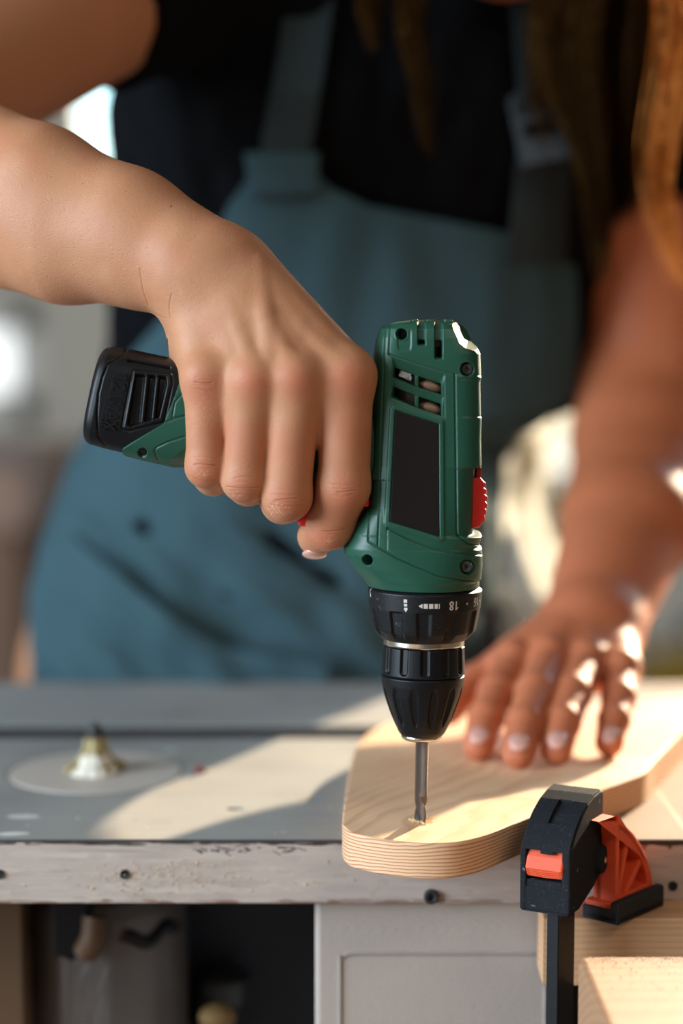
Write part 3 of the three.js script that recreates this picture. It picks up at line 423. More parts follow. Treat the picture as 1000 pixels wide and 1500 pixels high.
{ // housing
  const lev = table([[469, 612, 645, 9, 2.6], [470, 596, 660, 14, 3], [472.5, 578, 671, 18, 3.4], [476, 566, 678, 20, 3.8], [482, 557, 685, 21.3, 4.2], [495, 552, 690.5, 22, 4.6], [508, 549.5, 698, 22.3, 5], [517, 548, 703, 22.5, 5], [545, 546, 704, 22.8, 5], [554, 546, 704, 22.8, 5], [557, 546, 702.6, 22.8, 5], [608, 545, 703.4, 23, 5], [610, 545, 704.6, 23, 5], [640, 544, 703.6, 23, 5], [676, 542, 704.4, 23.2, 4.8], [681, 542, 704.4, 23.2, 4.8], [684, 541.5, 692.5, 23.2, 4.8], [780, 516, 692.5, 23.8, 3.6], [783, 514.5, 706, 23.9, 3.5], [786, 513, 705, 23.9, 3.4], [795, 506, 703, 24, 3.2], [799, 504, 702.5, 24, 3.1], [803, 503, 706.5, 24.2, 3], [812, 503.5, 707.3, 24.4, 2.8], [830, 514, 707.5, 24.6, 2.5], [848, 530, 706, 24.6, 2.2], [852, 533, 703.5, 24.4, 2.1], [861, 539, 703.5, 24.1, 2], [862.5, 541, 702, 23.4, 2]]);
  const leftFix = table([[700, 541], [741, 539], [752, 530], [800, 504]]);
  const rows = []; for (let py = 469; py <= 862.5; py += py < 500 ? 0.7 : 1.05) { let [L, R, b, n] = lev(py); if (py > 700 && py < 800) L = leftFix(py)[0]; const A = dl(L, py, 8), B = dl(R, py, 8); rows.push({ y: (A.y + B.y) / 2, cx: (A.x + B.x) / 2, cz: 0, a: (B.x - A.x) / 2, b, n }); }
  const LABEL = [[579, 601], [642, 621], [643, 786], [571, 764]];
  const VENT = [[575, 523], [651, 548], [652, 612], [572, 584]], S1 = [[577, 539.5], [610, 551.5], [646, 563], [646, 577], [610, 566], [575.5, 552]], S2 = [[576, 568], [610, 581], [646, 593], [646, 608], [610, 596], [573.5, 581]];
  const PANEL = [[569.5, 472], [569.5, 519], [610, 533], [666, 548], [668, 700], [669, 783], [685, 796.5], [704, 799]];
  let zl = 99;
  const disp = (x, y, z, gx, gz) => {
    zl = 99; if (gz < 0.03 && !(z > 0.5 && y > 190)) return 0;
    const [px, py] = drillPx(x, y, z), w = sstep(0.03, 0.3, gz); let h = 0;
    if (py < 549) { for (const [a, b] of [[612.5, 622], [637.5, 647]]) { const e = 500 + (b - 617) * 0.8; h -= 1.5 * sstep(a - 1.5, a, px) * (1 - sstep(b, b + 1.5, px)) * (1 - sstep(e, e + 3, py)); h -= 8 * sstep(a, a + 1.2, px) * (1 - sstep(b - 1.2, b, px)) * sstep(498, 499.5, py) * (1 - sstep(e - 2, e - 0.5, py)); } }
    if (py < 545) { h -= 0.9 * (1 - sstep(9, 11, Math.hypot(px - 592, Math.max(0, py - 500) * 0.4))) * sstep(478, 492, py) * (1 - sstep(512, 514, py)) * 0.5; }
    h += groove(sdLine(px, py, [[571, 476], [569, 519]]), 1.6, 0.6) + groove(sdLine(px, py, [[564, 480], [561, 560], [553, 800]]), 1.5, 0.6) + groove(sdLine(px, py, [[569, 519], [610, 533], [666, 549]]), 1.8, 0.5);
    h += groove(sdLine(px, py, [[666, 549], [668, 700], [669, 783], [685, 796.5], [706, 799]]), 1.8, 0.7) + groove(sdLine(px, py, [[540.5, 690], [539, 793], [560, 806], [581, 818], [612, 832], [644, 845], [680, 850.5], [702, 851]]), 1.8, 0.7);
    h += groove(sdLine(px, py, [[567, 774], [600, 791], [634, 804], [668, 811], [704, 812.5]]), 2, 0.7) + groove(sdLine(px, py, [[567, 774], [566.5, 808]]), 1.2, 0.3) + groove(sdLine(px, py, [[674, 556], [703, 556]]), 1.2, 0.25) + groove(sdLine(px, py, [[676, 610], [704, 610]]), 1.2, 0.25);
    if (py > 780 && px > 560) { const d = sdPoly(px, py, [[567, 774], [600, 791], [634, 804], [668, 811], [710, 813], [710, 852], [680, 850], [644, 845], [612, 832], [567, 806]]); h += 0.35 * bowl(d, 3); }
    const dp = px > 655 ? sdPoly(px, py, [[666, 549], [712, 552], [712, 799], [685, 796.5], [669, 783]]) : 9; h += 0.4 * bowl(dp, 3);
    const dla = sdPoly(px, py, LABEL); if (dla < 14) h += 0.55 * (bowl(dla - 8, 3) - bowl(dla - 0.5, 1.6) * 1.35);
    const dv = py > 515 && py < 620 ? sdPoly(px, py, VENT) : 9; if (dv < 3) {
      h -= 0.25 * bowl(dv, 2.5);
      for (const [S, top] of [[S1, [[575, 524], [651, 549]]], [S2, [[577, 554], [649, 580]]]]) {
        const d = sdPoly(px, py, S); h -= 9 * bowl(d, 1.4);
        const dt = sdPoly(px, py, [...top, S[2], S[1], S[0]]); if (dt < 1) { const k = sdSeg(px, py, top[0][0], top[0][1], top[1][0], top[1][1]); h -= bowl(dt, 2) * clamp(k / 14) * 1.9; }
      }
      h += 7.6 * bowl(Math.abs(px - 610.5) - 3.6, 1.6) * (bowl(sdPoly(px, py, S1), 1.4) + bowl(sdPoly(px, py, S2), 1.4));
    }
    for (const [cx, cy, r, dep, rim] of [[588, 489.5, 7.6, 7, 0.5], [684, 541, 9.6, 2.6, 0.2], [538, 820.5, 6.8, 7, 0.15], [683.5, 830.5, 10, 2.6, 0.2]]) { const d = Math.hypot(px - cx, py - cy); h -= dep * bowl(d - r, 1.3); h += rim * bowl(Math.abs(d - r - 2), 2.5); }
    zl = 99; if (py < 524 && px > 655) { const C = [[656, 466], [664, 484], [673, 503], [682, 510.5], [708, 520], [730, 500], [700, 450]], d = sdPoly(px, py, C); if (d < 0) zl = Math.max(0.5, 22 - 5.2 * sdLine(px, py, C.slice(0, 5)) / 3.45); }
    return h * w;
  };
  mesh('housing', mm(orient(loft(rows, 330, 70, disp, true, true, (z) => Math.min(z, zl)), 1)), M.green, drill);
  // dark printed panel on the side
  const q = (px, py) => dl(px, py, 23.3);
  const lab = new THREE.ExtrudeGeometry(shapeOf([[579.8, 602.2], [641.2, 621.8], [642.2, 784.6], [572, 763.2]].map(([x, y]) => { const p = q(x, y); return [p.x, p.y]; })), { depth: 0.5, bevelEnabled: true, bevelThickness: 0.25, bevelSize: 0.25, bevelSegments: 3 });
  mesh('side_label', mm(planarUv(lab.translate(0, -q(608, 693).y, 0).rotateX(-0.013).translate(0, q(608, 693).y, 22.95), 'xy', 1000)), M.label, drill, 'smooth dark brown side panel');
  // motor seen through the vents
  const c = dl(612, 570, 0), mot = mm(new THREE.CylinderGeometry(17.5, 17.5, 38, 48).translate(c.x, c.y - 1, 0));
  const motor = mesh('motor', mot, std(hex('#3a322c'), 0.45, { metalness: 0.5 }), drill, 'motor can glimpsed through the vents');
  for (const [px, py, w, h] of [[630, 566, 10, 2.6], [630, 598, 10, 2.6]]) { const p = dl(px, py, 18); mesh('winding', mm(new THREE.SphereGeometry(1, 24, 16).scale(w / 2, h, 2.5).rotateZ(-0.3).translate(p.x, p.y, 17.5)), M.copper, motor); }
  for (const [px, py, w, h] of [[593, 549, 5, 3], [598, 553.5, 3, 2]]) { const p = dl(px, py, 18); mesh('terminal', mm(new RoundedBoxGeometry(w, h, 3, 2, 0.4).rotateZ(-0.35).translate(p.x, p.y, 17.6)), M.steel, motor); }
  { const p = dl(640, 505, 12); mesh('bearing_bracket', mm(merge([new THREE.BoxGeometry(2.2, 5, 6).translate(p.x, p.y, 12), new THREE.BoxGeometry(4, 1.4, 6).translate(p.x + 1, p.y - 2, 12)])), M.copper, motor); }
  // ribs over the top
  for (const [px, w] of [[606, 9], [628, 12], [654, 13]]) { const p = dl(px, 469.5, 0), W = w / 3.45; mesh('top_rib', mm(new RoundedBoxGeometry(W, 2.4, 30, 3, 0.7).rotateZ(-(px - 622) * 0.004).translate(p.x, p.y - 0.75, 0)), M.green, drill); }
  // screws down the two wider holes
  for (const [px, py] of [[684, 541], [683.5, 830.5]]) { const p = dl(px, py, 21), s = shapeOf(Array.from({ length: 24 }, (_, i) => [2.3 * Math.cos(i * Math.PI / 12), 2.3 * Math.sin(i * Math.PI / 12)])); s.holes.push(new THREE.Path(Array.from({ length: 12 }, (_, i) => { const r = i % 2 ? 0.75 : 1.2; return new THREE.Vector2(r * Math.cos(i * Math.PI / 6), r * Math.sin(i * Math.PI / 6)); }))); mesh('screw', mm(merge([extrude(s, 1.2, 0.3), new THREE.CircleGeometry(1.2, 16).translate(0, 0, 0.2)]).translate(p.x, p.y, 19.4)), M.darkSteel, drill); }
  // gear switch and its guide
  const sw = dl(699, 735, 0), g = [];
  const prof = []; const T = dl(695, 697, 0), B = dl(695, 770, 0), k = 6;
  prof.push([T.x - 2, T.y], [T.x + 1.4, T.y + 0.4], [T.x + 2.2, T.y - 0.6]); for (let i = 0; i < k; i++) { const y0 = mix(T.y - 1.8, B.y + 2.5, i / k), y1 = mix(T.y - 1.8, B.y + 2.5, (i + 0.62) / k), b = 1.2 * Math.sin((i + 0.5) / k * Math.PI); prof.push([T.x + 3.2 + b, y0], [T.x + 3.4 + b, y1], [T.x + 2.3 + b, y1 - 0.3]); } prof.push([T.x + 1.6, B.y + 1], [T.x - 2, B.y]);
  mesh('gear_switch', mm(extrude(shapeOf(prof), 15, 0.5).translate(0, 0, -7.5 + 8)), M.red, drill, 'bright red ridged gear switch');
  const s2 = dl(700, 690, 0); mesh('switch_guide', mm(new RoundedBoxGeometry(2.2, 5, 18, 2, 0.4).translate(s2.x - 0.6, s2.y, 4)), M.darkRed, drill, 'dark red switch guide');
}
// ring of revolution about y with a displacement by angle: rows [y, r]
function turned(rows, nA, disp) {
  const pos = [], uv = [], idx = []; const y0 = rows[0][0], y1 = rows[rows.length - 1][0];
  for (const [y, r] of rows) for (let i = 0; i <= nA; i++) { const t = (i / nA - 0.5) * 2 * Math.PI, R = r + (disp ? disp(t, y, r) : 0); pos.push(R * Math.sin(t), y, R * Math.cos(t)); uv.push(i / nA, (y - y1) / (y0 - y1)); }
  const W = nA + 1; for (let j = 0; j + 1 < rows.length; j++) for (let i = 0; i < nA; i++) { const a = j * W + i; idx.push(a, a + W, a + 1, a + 1, a + W, a + W + 1); }
  const g = new THREE.BufferGeometry(); g.setAttribute('position', new THREE.Float32BufferAttribute(pos, 3)); g.setAttribute('uv', new THREE.Float32BufferAttribute(uv, 2)); g.setIndex(idx); g.computeVertexNormals(); return g;
}
const dense = (rows, step = 0.3) => { const o = []; for (let i = 0; i + 1 < rows.length; i++) { const [y0, r0] = rows[i], [y1, r1] = rows[i + 1], n = Math.max(1, Math.ceil(Math.abs(y1 - y0) / step)); for (let k = 0; k < n; k++) o.push([mix(y0, y1, k / n), mix(r0, r1, k / n)]); } o.push(rows[rows.length - 1]); return o; };
const PY = (py) => dl(618, py, 0).y, PR = 3.44;   // pixels per millimetre at the axis
const AX = (py) => dl(mix(617, 622.5, (1083 - py) / 221), py, 0).x;
{ // torque collar with printed marks
  const CW = 2048, CH = 320;
  const ringTex = canvasTex(CW, CH, (g) => {
    g.fillStyle = '#141517'; g.fillRect(0, 0, CW, CH);
    for (let i = 0; i < 900; i++) { g.fillStyle = `rgba(170,175,180,${rr(0.02, 0.13)})`; const s = rr(1, 5); g.beginPath(); g.ellipse(rr(0, CW), rr(0, CH), s * rr(1, 3), s, 0, 0, 7); g.fill(); }
    const U = (px) => CW * (0.5 + Math.asin(clamp((px - 622) / 81.5, -1, 1)) / (2 * Math.PI)), S = CW / 151, VY = (py) => (py - 862.5) / 72.5 * CH, k = CH / 72.5;
    g.fillStyle = '#c9c2b8'; g.font = `bold ${16.5 * k}px sans-serif`; g.textAlign = 'center'; g.textBaseline = 'middle';
    for (const [px, py, s] of [[660.5, 880, '18'], [694, 878.5, '16']]) { g.save(); g.translate(U(px), VY(py)); g.rotate(Math.PI); g.scale(0.82, 1); g.fillText(s, 0, 0); g.restore(); }
    for (let n = 14, t = 1; n >= 1; n -= 2, t++) { g.save(); g.translate(U(694) + t * CW / 13, VY(880)); g.rotate(Math.PI); g.scale(0.82, 1); g.fillText(String(n), 0, 0); g.restore(); }
    for (let t = 0; t < 9; t++) { g.beginPath(); g.arc(U(679.5) + t * CW / 13, VY(879), 1.6 * k, 0, 7); g.fill(); }
    g.save(); g.translate(U(543.5), VY(870)); g.rotate(Math.PI); g.scale(0.6, 1); g.fillText('1', 0, 0); g.restore();
    const bar = (px0, px1, py0, py1) => g.fillRect(U(px0), VY(py0), U(px1) - U(px0), VY(py1) - VY(py0));
    g.beginPath(); g.moveTo(U(609.5), VY(880)); g.lineTo(U(615.5), VY(877)); g.lineTo(U(615.5), VY(883.4)); g.fill();
    bar(617, 623, 877, 883.4); bar(624.6, 630.6, 877, 883.4); bar(632.4, 637, 877, 883.4); bar(638.4, 639.8, 877, 883.4);
    bar(589.2, 594, 872, 876.4); bar(589.4, 594, 878, 881.4); bar(589.6, 594.4, 883, 886); g.beginPath(); g.moveTo(U(589.6), VY(885.6)); g.lineTo(U(594.4), VY(885.6)); g.lineTo(U(592), VY(889)); g.fill();
    for (const [px, py] of [[578, 907], [553, 875], [661, 890], [556, 888]]) for (let i = 0; i < 14; i++) { g.strokeStyle = `rgba(190,192,196,${rr(0.15, 0.45)})`; g.lineWidth = rr(1, 3); g.beginPath(); const x = U(px) + rr(-14, 14), y = VY(py) + rr(-12, 12); g.moveTo(x, y); g.lineTo(x + rr(-14, 14), y + rr(-7, 7)); g.stroke(); }
  });
  const rows = dense([[PY(858), 22.6], [PY(862), 24.1], [PY(863.5), 24.25], [PY(888), 23.7], [PY(916), 22.2], [PY(921), 21.8], [PY(929), 19.6], [PY(934), 18.2], [PY(936), 16.6]], 0.28);
  const yA = PY(887.5), yB = PY(926);
  const grip = (t, y) => { const k = 12, ph = ((t / (2 * Math.PI) * k + 0.42) % 1 + 1) % 1, w = sstep(0.06, 0.1, ph) * (1 - sstep(0.46, 0.62, ph)), v = sstep(yA, yA - 0.5, y) * sstep(yB - 2, yB + 2, y); return -1.15 * w * v; };
  const m = mesh('torque_collar', mm(orient(turned(rows, 480, grip), 1).translate(AX(900), 0, 0)), new THREE.MeshPhysicalMaterial({ color: 0xffffff, roughness: 0.42, specularIntensity: 0.55, map: ringTex, bumpMap: scaled(grainTex, 0.2), bumpScale: 0.00003 }), drill, 'black torque collar printed with upside-down numbers');
  const ring = mesh('spindle_ring', mm(orient(turned(dense([[PY(931), 17.0], [PY(933), 17.2], [PY(943), 17.2], [PY(944), 14]], 0.6), 96), 1).translate(AX(938), 0, 0)), M.brightSteel, drill);
  const flute = (n, a, b, ya, yb, dep, off = 0) => (t, y) => { const ph = (((t / (2 * Math.PI) * n + off) % 1) + 1) % 1 - 0.5, s = Math.abs(ph) * 2, yc = (ya + yb) / 2, hy = Math.abs(ya - yb) / 2, q = Math.hypot(s / a, Math.max(0, (Math.abs(y - yc) - hy * b) / (hy * (1 - b)))); return -dep * (1 - sstep(0.55, 1, q)); };
  mesh('chuck_sleeve', mm(orient(turned(dense([[PY(943.5), 13], [PY(943.5), 16.4], [PY(945), 17.3], [PY(985), 17.75], [PY(986.2), 17.4], [PY(986.8), 16.5]], 0.3), 360, flute(12, 0.44, 0.75, PY(936), PY(983), 1.0, 0.5)), 1).translate(AX(965), 0, 0)), M.blackPlastic, drill);
  mesh('chuck_nose', mm(orient(turned(dense([[PY(986.4), 16.5], [PY(987.4), 17.4], [PY(989), 17.75], [PY(1000), 17.4], [PY(1015), 16.5], [PY(1030), 15.1], [PY(1045), 13.5], [PY(1060), 11.6], [PY(1070), 10.2], [PY(1074), 9.4], [PY(1076.5), 8.6], [PY(1077), 5]], 0.35), 360, flute(12, 0.5, 0.3, PY(998), PY(1062), 0.9, 0.0)), 1).translate(AX(1030), 0, 0)), M.blackPlastic, drill);
  mesh('chuck_rim', mm(orient(turned(dense([[PY(1074), 8.3], [PY(1077), 8.7], [PY(1080), 8.6], [PY(1082.5), 7.6], [PY(1083), 2.6]], 0.5), 80), 1).translate(AX(1078), 0, 0)), M.brightSteel, drill);
  // jaws and the bit, fluted near its tip
  const yt = PY(1080), rows2 = []; for (let y = yt; y > -12; y -= 0.35) rows2.push([y, 2.72]); rows2.push([-13.5, 0.01]);
  const tw = (t, y) => { const on = sstep(14, 7, y); const ph = t * 2 + y * 0.42 + 0.6, c = Math.cos(ph); return on * (-1.5 * sstep(-0.1, 0.75, c)); };
  mesh('drill_bit', mm(orient(turned(rows2, 72, tw), 1)), std(new THREE.Color(0.22, 0.19, 0.165), 0.4, { metalness: 1, bumpMap: scaled(softTex, 0.012), bumpScale: 0.0003 }), drill, 'steel twist drill bit');
}
// battery and handle lie along an axis that drops to the right
const HA = -12 * DEG, HO = dl(137, 576, 0), along = (g) => mm(g.rotateZ(-Math.PI / 2 + HA).translate(HO.x, HO.y, 0));   // y of the loft runs along the handle, x points down
const ce = Math.cos(HA), se = Math.sin(HA), hPx = (x, y, z) => drillPx(HO.x + y * ce + x * se, HO.y + y * se - x * ce, z);
{
  const bl = table([[0, 15.5, 15.5, 3], [0.35, 17.6, 17.6, 3], [1.1, 19.3, 19.2, 3.1], [2.2, 20.4, 20.2, 3.2], [4, 21, 20.8, 3.3], [9, 21.3, 21, 3.3], [12, 21.4, 21, 3.3], [45, 21.8, 21, 3.3]]);
  const rows = []; for (let y = 0; y <= 38; y += 0.33) { const [a, b, n] = bl(y); rows.push({ y, cx: 0, cz: 0, a, b, n }); }
  const SEAM = [[194, 500], [189, 509], [184, 514], [177, 522], [166, 529], [158, 533], [150, 553], [144, 577], [142, 608], [143, 639], [153, 652]], OUT = [[196, 543], [249, 549], [250.5, 562], [238.5, 617], [188, 630], [180, 627]], INN = [[199, 549], [243, 552.5], [244, 563], [233, 611], [192, 624], [187, 622]];
  const disp = (x, y, z, gx, gz) => {
    if (gz < 0.02) return 0; const [px, py] = hPx(x, y, z), w = sstep(0.02, 0.25, gz); let h = groove(sdLine(px, py, SEAM), 2, 0.7);
    h -= 1.6 * bowl(sdSeg(px, py, 187, 527.5, 249, 539) - 1.5, 1.2);
    const d0 = sdPoly(px, py, OUT), d1 = sdPoly(px, py, INN);
    h += groove(Math.abs(d0 - 2), 1.6, 0.5) + 0.75 * bowl(d0 + 0.5, 2.6) - 2.3 * bowl(d1, 2);
    if (d1 < 0) { const e = (k) => mix(198, 190.5, (py - 549) / 74) + k * 15.4; for (const k of [1, 2]) h += 2.0 * bowl(Math.abs(px - e(k) - 2) - 3, 2.6); }
    return h * w;
  };
  const b = mesh('battery_pack', along(orient(loft(rows, 230, 60, disp), 1)), M.blackPlastic, drill, 'black slide-in battery pack with ribbed release button');
  // raised lettering, read turned a quarter clockwise
  const word = (s, size, px, py, turn, zz) => { const g = new TextGeometry(s, { font, size, depth: 0.55, curveSegments: 5, bevelEnabled: true, bevelThickness: 0.12, bevelSize: 0.08, bevelSegments: 1 }); g.computeBoundingBox(); const q = g.boundingBox; g.translate(-(q.max.x + q.min.x) / 2, -(q.max.y + q.min.y) / 2, 0); const p = dl(px, py, zz); return g.rotateZ(turn).translate(p.x, p.y, zz - 0.42); };
  mesh('raised_lettering', mm(merge([word('12V', 5.8, 173, 569, -Math.PI / 2 - 0.2, 21), word('MAX', 4.6, 165, 607, -Math.PI / 2 - 0.2, 21), word('LITHIUM', 2.4, 154.5, 606, -Math.PI / 2 - 0.2, 20.8)])), M.blackPlastic, b, 'black raised lettering 12V MAX LITHIUM');
}
{ // green handle: socket round the battery, grip, and the web that meets the housing
  const start = table([[-1, 36.5], [-0.35, 35.4], [0.2, 33.4], [0.72, 21.4], [0.86, 18.4], [0.95, 18.6], [1.0, 20.2]]);
  const hl = table([[0, 22.6, 21.9, 3.2, 0], [0.12, 22.9, 21.9, 3.1, 0], [0.24, 22.9, 21.7, 3.0, 0], [0.34, 20.6, 19.4, 2.7, 0], [0.46, 17.8, 15.8, 2.4, -0.5], [0.7, 17.6, 15, 2.3, -1], [0.88, 19, 16, 2.3, -1], [1, 23, 17, 2.3, -1]]);
  const rows = []; for (let k = 0; k <= 240; k++) { const t = k / 240, [a, b, n, cx] = hl(t), f = t ** 1.15; rows.push({ y: (u) => mix(start(clamp(u, -1, 1))[0], 121, f), cx, cz: 0, a, b, n }); }
  rows.unshift({ ...rows[0], a: rows[0].a - 1.4, b: rows[0].b - 1.4 });
  const disp = (x, y, z, gx, gz) => { if (gz < 0.02) return 0; const [px, py] = hPx(x, y, z); let h = 0; if (px < 300) { h += groove(sdLine(px, py, [[278, 637], [245, 648], [229, 656], [226, 660], [230, 672], [240, 690]]), 1.8, 0.5) + groove(sdLine(px, py, [[268, 575], [256, 590], [252, 612], [270, 610], [290, 604]]), 1.6, 0.45) + groove(sdLine(px, py, [[243, 618], [270, 609], [300, 600]]), 1.6, 0.5); h -= 5 * bowl(Math.hypot(px - 208.5, py - 663.5) - 6.2, 1.3); } return h * sstep(0.02, 0.25, gz); };
  mesh('handle', along(orient(loft(rows, 170, 60, disp, false, false), 1)), M.green, drill);
  const P = [[452, 676], [538, 676], [537, 752], [522, 762], [492, 765], [462, 770], [438, 768], [436, 762], [446, 745]].map(([x, y]) => { const p = dl(x, y, 0); return [p.x, p.y]; });
  mesh('trigger', mm(extrude(shapeOf(P), 17, 1.5, 3).translate(0, 0, -8.5)), M.red, drill, 'red speed trigger');
  const s = [dl(527, 690, 14), dl(540, 742, 14)]; mesh('direction_switch', mm(new RoundedBoxGeometry(s[1].x - s[0].x, s[0].y - s[1].y, 36, 3, 0.8).translate((s[0].x + s[1].x) / 2, (s[0].y + s[1].y) / 2, 0)), M.red, drill, 'red direction switch');
}
// ---------------------------------------------------------------- the bar clamp
{
  const t = thing('bar_clamp', 'black bar clamp with orange jaw gripping the batten beside the pine board', 'clamp');
  const F = at(797, 1340, 0.803), YAW = -26 * DEG;                       // bottom middle of the head's front face
  const head = new THREE.Group();                                         // head frame: x across, y up, z towards the camera
  const mat = new THREE.Matrix4().makeRotationY(YAW).setPosition(F.x, F.y, F.z);
  const dusty = canvasTex(512, 512, (g, w, h) => { g.fillStyle = '#24262a'; g.fillRect(0, 0, w, h); for (let i = 0; i < 1500; i++) { g.fillStyle = `rgba(${rnd() < 0.7 ? '150,150,150' : '196,178,150'},${rr(0.02, 0.16)})`; const s = rr(0.5, 2.6); g.beginPath(); g.ellipse(rr(0, w), rr(0, h), s * rr(1, 1.8), s, rr(0, 3), 0, 7); g.fill(); } for (let i = 0; i < 12; i++) { g.fillStyle = `rgba(190,180,165,${rr(0.2, 0.6)})`; g.beginPath(); g.ellipse(rr(0, w), rr(0, h), rr(3, 13), rr(2, 6), rr(0, 3), 0, 7); g.fill(); } });
  const cm = new THREE.MeshPhysicalMaterial({ color: 0xffffff, roughness: 0.72, specularIntensity: 0.12, map: scaled(dusty, 0.06), bumpMap: scaled(grainTex, 0.02), bumpScale: 0.00012 });
  const put = (name, geo, m, label, parent = t) => mesh(name, boxUv(merge(Array.isArray(geo) ? geo : [geo])).applyMatrix4(mat), m, parent, label);
  const W = 0.0222, L = 0.042;
  // side profile in (z back, y): drawn with x = distance behind the front
  const prof = [[0, 0.0015], [0.0012, 0.0004], [0.012, 0], [0.030, 0.0045], [L - 0.002, 0.0085], [L, 0.0105], [L, 0.0425], [L - 0.001, 0.0445], [L - 0.004, 0.0452], [0.03, 0.0447], [0.022, 0.0430], [0.014, 0.0397], [0.008, 0.0358], [0.0035, 0.0318], [0.0008, 0.0285], [0, 0.027]];
  const side = (p) => shapeOf(p);
  const slab = (p, x0, x1, bev) => extrude(side(p), x1 - x0, bev, 3, 6).rotateY(Math.PI / 2).translate(x0, 0, 0);      // profile x -> -z
  const cheek = 0.0028;
  const inner = [[0.0005, 0.0005], [L - 0.003, 0.010], [L - 0.001, 0.043], [0.03, 0.0437], [0.022, 0.042], [0.014, 0.0387], [0.0085, 0.0348], [0.005, 0.0318], [0.009, 0.030], [0.009, 0.0142], [0.0008, 0.0125]];
  const body = put('head', [slab(prof, -W / 2, -W / 2 + cheek, 0.0009), slab(prof, W / 2 - cheek - 0.0012, W / 2, 0.0012), slab(inner, -W / 2 + 0.001, W / 2 - 0.001, 0.0003)], cm, 'dusty black clamp head');
  const arch = [[0, 0.0272], [0.0008, 0.029], [0.0035, 0.0323], [0.008, 0.0363], [0.014, 0.0402], [0.022, 0.0435], [0.03, 0.0452], [L - 0.004, 0.0457], [L - 0.002, 0.0445], [0.03, 0.0442], [0.0225, 0.0425], [0.0145, 0.0392], [0.009, 0.0353], [0.0045, 0.0303], [0.003, 0.0268]];
  // crown with a real slot: two side strips and the ends
  const strip = (x0, x1) => slab(arch, x0, x1, 0.0003);
  put('crown', [strip(-W / 2 + 0.0006, -0.0019), strip(0.0034, W / 2 - 0.0006)], cm, null, body);
  const part = (from, to) => { const pts = []; const top = arch.slice(0, 8), bot = arch.slice(8).reverse(); const at2 = (c, x) => { let i = 0; while (i < c.length - 2 && c[i + 1][0] < x) i++; const k = clamp((x - c[i][0]) / (c[i + 1][0] - c[i][0])); return mix(c[i][1], c[i + 1][1], k); }; for (let k = 0; k <= 6; k++) { const x = mix(from, to, k / 6); pts.push([x, at2(top, x)]); } for (let k = 6; k >= 0; k--) { const x = mix(from, to, k / 6); pts.push([x, at2(top, x) - 0.0014]); } return pts; };
  put('crown_bridge', [slab(part(0.0, 0.0085), -0.0021, 0.0036, 0.0002), slab(part(0.0225, L - 0.004), -0.0021, 0.0036, 0.0002)], cm, null, body);
  // face plate frame and the lower block
  put('face_plate', [rbox(W - 0.001, 0.0098, 0.002, 0.0006, 0, 0.0062, -0.0012), rbox(W - 0.0064, 0.003, 0.008, 0.0006, -0.0006, 0.0127, -0.0048)], cm, null, body);
  const lens = new THREE.Shape(); lens.moveTo(-0.0083, -0.0003); lens.lineTo(0.0083, -0.0003); lens.lineTo(0.0083, 0.0098); lens.bezierCurveTo(0.007, 0.0118, 0.004, 0.0124, 0, 0.0124); lens.bezierCurveTo(-0.004, 0.0124, -0.007, 0.0118, -0.0083, 0.0098);
  const wedge = [[0.0022, 0], [0.0012, 0.0006], [-0.0008, 0.0042], [-0.0006, 0.0052], [0.0012, 0.009], [0.0035, 0.0124], [0.006, 0.0136], [0.012, 0.0136], [0.012, 0]];
  put('window_wedge', slab(wedge, -0.0082, 0.0082, 0.0009).translate(-0.0002, 0.0152, 0.0004), M.orange, 'orange wedge in the head window', t);
  for (let i = 0; i < 4; i++) put('grip_line', tube([-0.0065, 0, 0.0065].map((x) => V(x, 0.0162 + i * 0.00085 - (x ? 0 : 0.0004), -mix(0.0012, -0.0008, (0.0004 + i * 0.00085) / 0.0036) + 0.0004)), 0.00022, 12, 6), M.orange);
  const piv = put('pivot_boss', lathe([[0, 0.003], [0.0044, 0.003], [0.0058, 0.0024], [0.0062, 0.0012], [0.0062, 0]], 40).rotateZ(-Math.PI / 2).translate(W / 2 - 0.0002, 0.0155, -L + 0.0055), cm, null, t);
  put('pivot_screw', lathe([[0, 0.0006], [0.0008, 0.0006], [0.0015, 0.0001], [0.0015, -0.0006]], 20).rotateZ(-Math.PI / 2).translate(W / 2 + 0.003, 0.0155, -L + 0.0055), M.brightSteel, 'small bright pivot screw', piv);
  // flat steel bar down to the lower jaw
  const bl = 0.27; put('bar', rbox(0.0052, bl, 0.0205, 0.0005, 0.0022, -bl / 2 + 0.012, -0.0145), std(hex('#2b2d31'), 0.42, { metalness: 0.6, bumpMap: scaled(softTex, 0.03), bumpScale: 0.00006 }), 'worn dark steel bar');
  const yl = -0.052; put('lower_jaw', [slab([[-0.004, 0], [0.05, 0], [0.05, -0.012], [0.03, -0.03], [-0.004, -0.036]], -0.011, 0.0145, 0.002).translate(0, yl - 0.02, 0)], cm, null);
  // orange arm and its rubber foot, turned further right
  const P = onY(905, 1357, EYE.y - 0.2722), A2 = -41 * DEG, m2 = new THREE.Matrix4().makeRotationY(A2).setPosition(P.x, P.y, P.z);
  const put2 = (name, geo, m, label, parent = t) => mesh(name, boxUv(merge(Array.isArray(geo) ? geo : [geo])).applyMatrix4(m2), m, parent, label);
  const FW = 0.0185, FL = 0.037;     // frame: x = 0 is the right side of the foot, front at z = 0, going back in -z
  const pad = put2('rubber_foot', [rbox(FW, 0.0042, FL, 0.0012, -FW / 2, 0.0021, -FL / 2), rbox(0.0045, 0.0098, FL, 0.0014, -0.00225, 0.0049, -FL / 2), rbox(FW, 0.006, 0.002, 0.0008, -FW / 2, 0.003, -0.001)], M.blackRubber, 'black rubber foot');
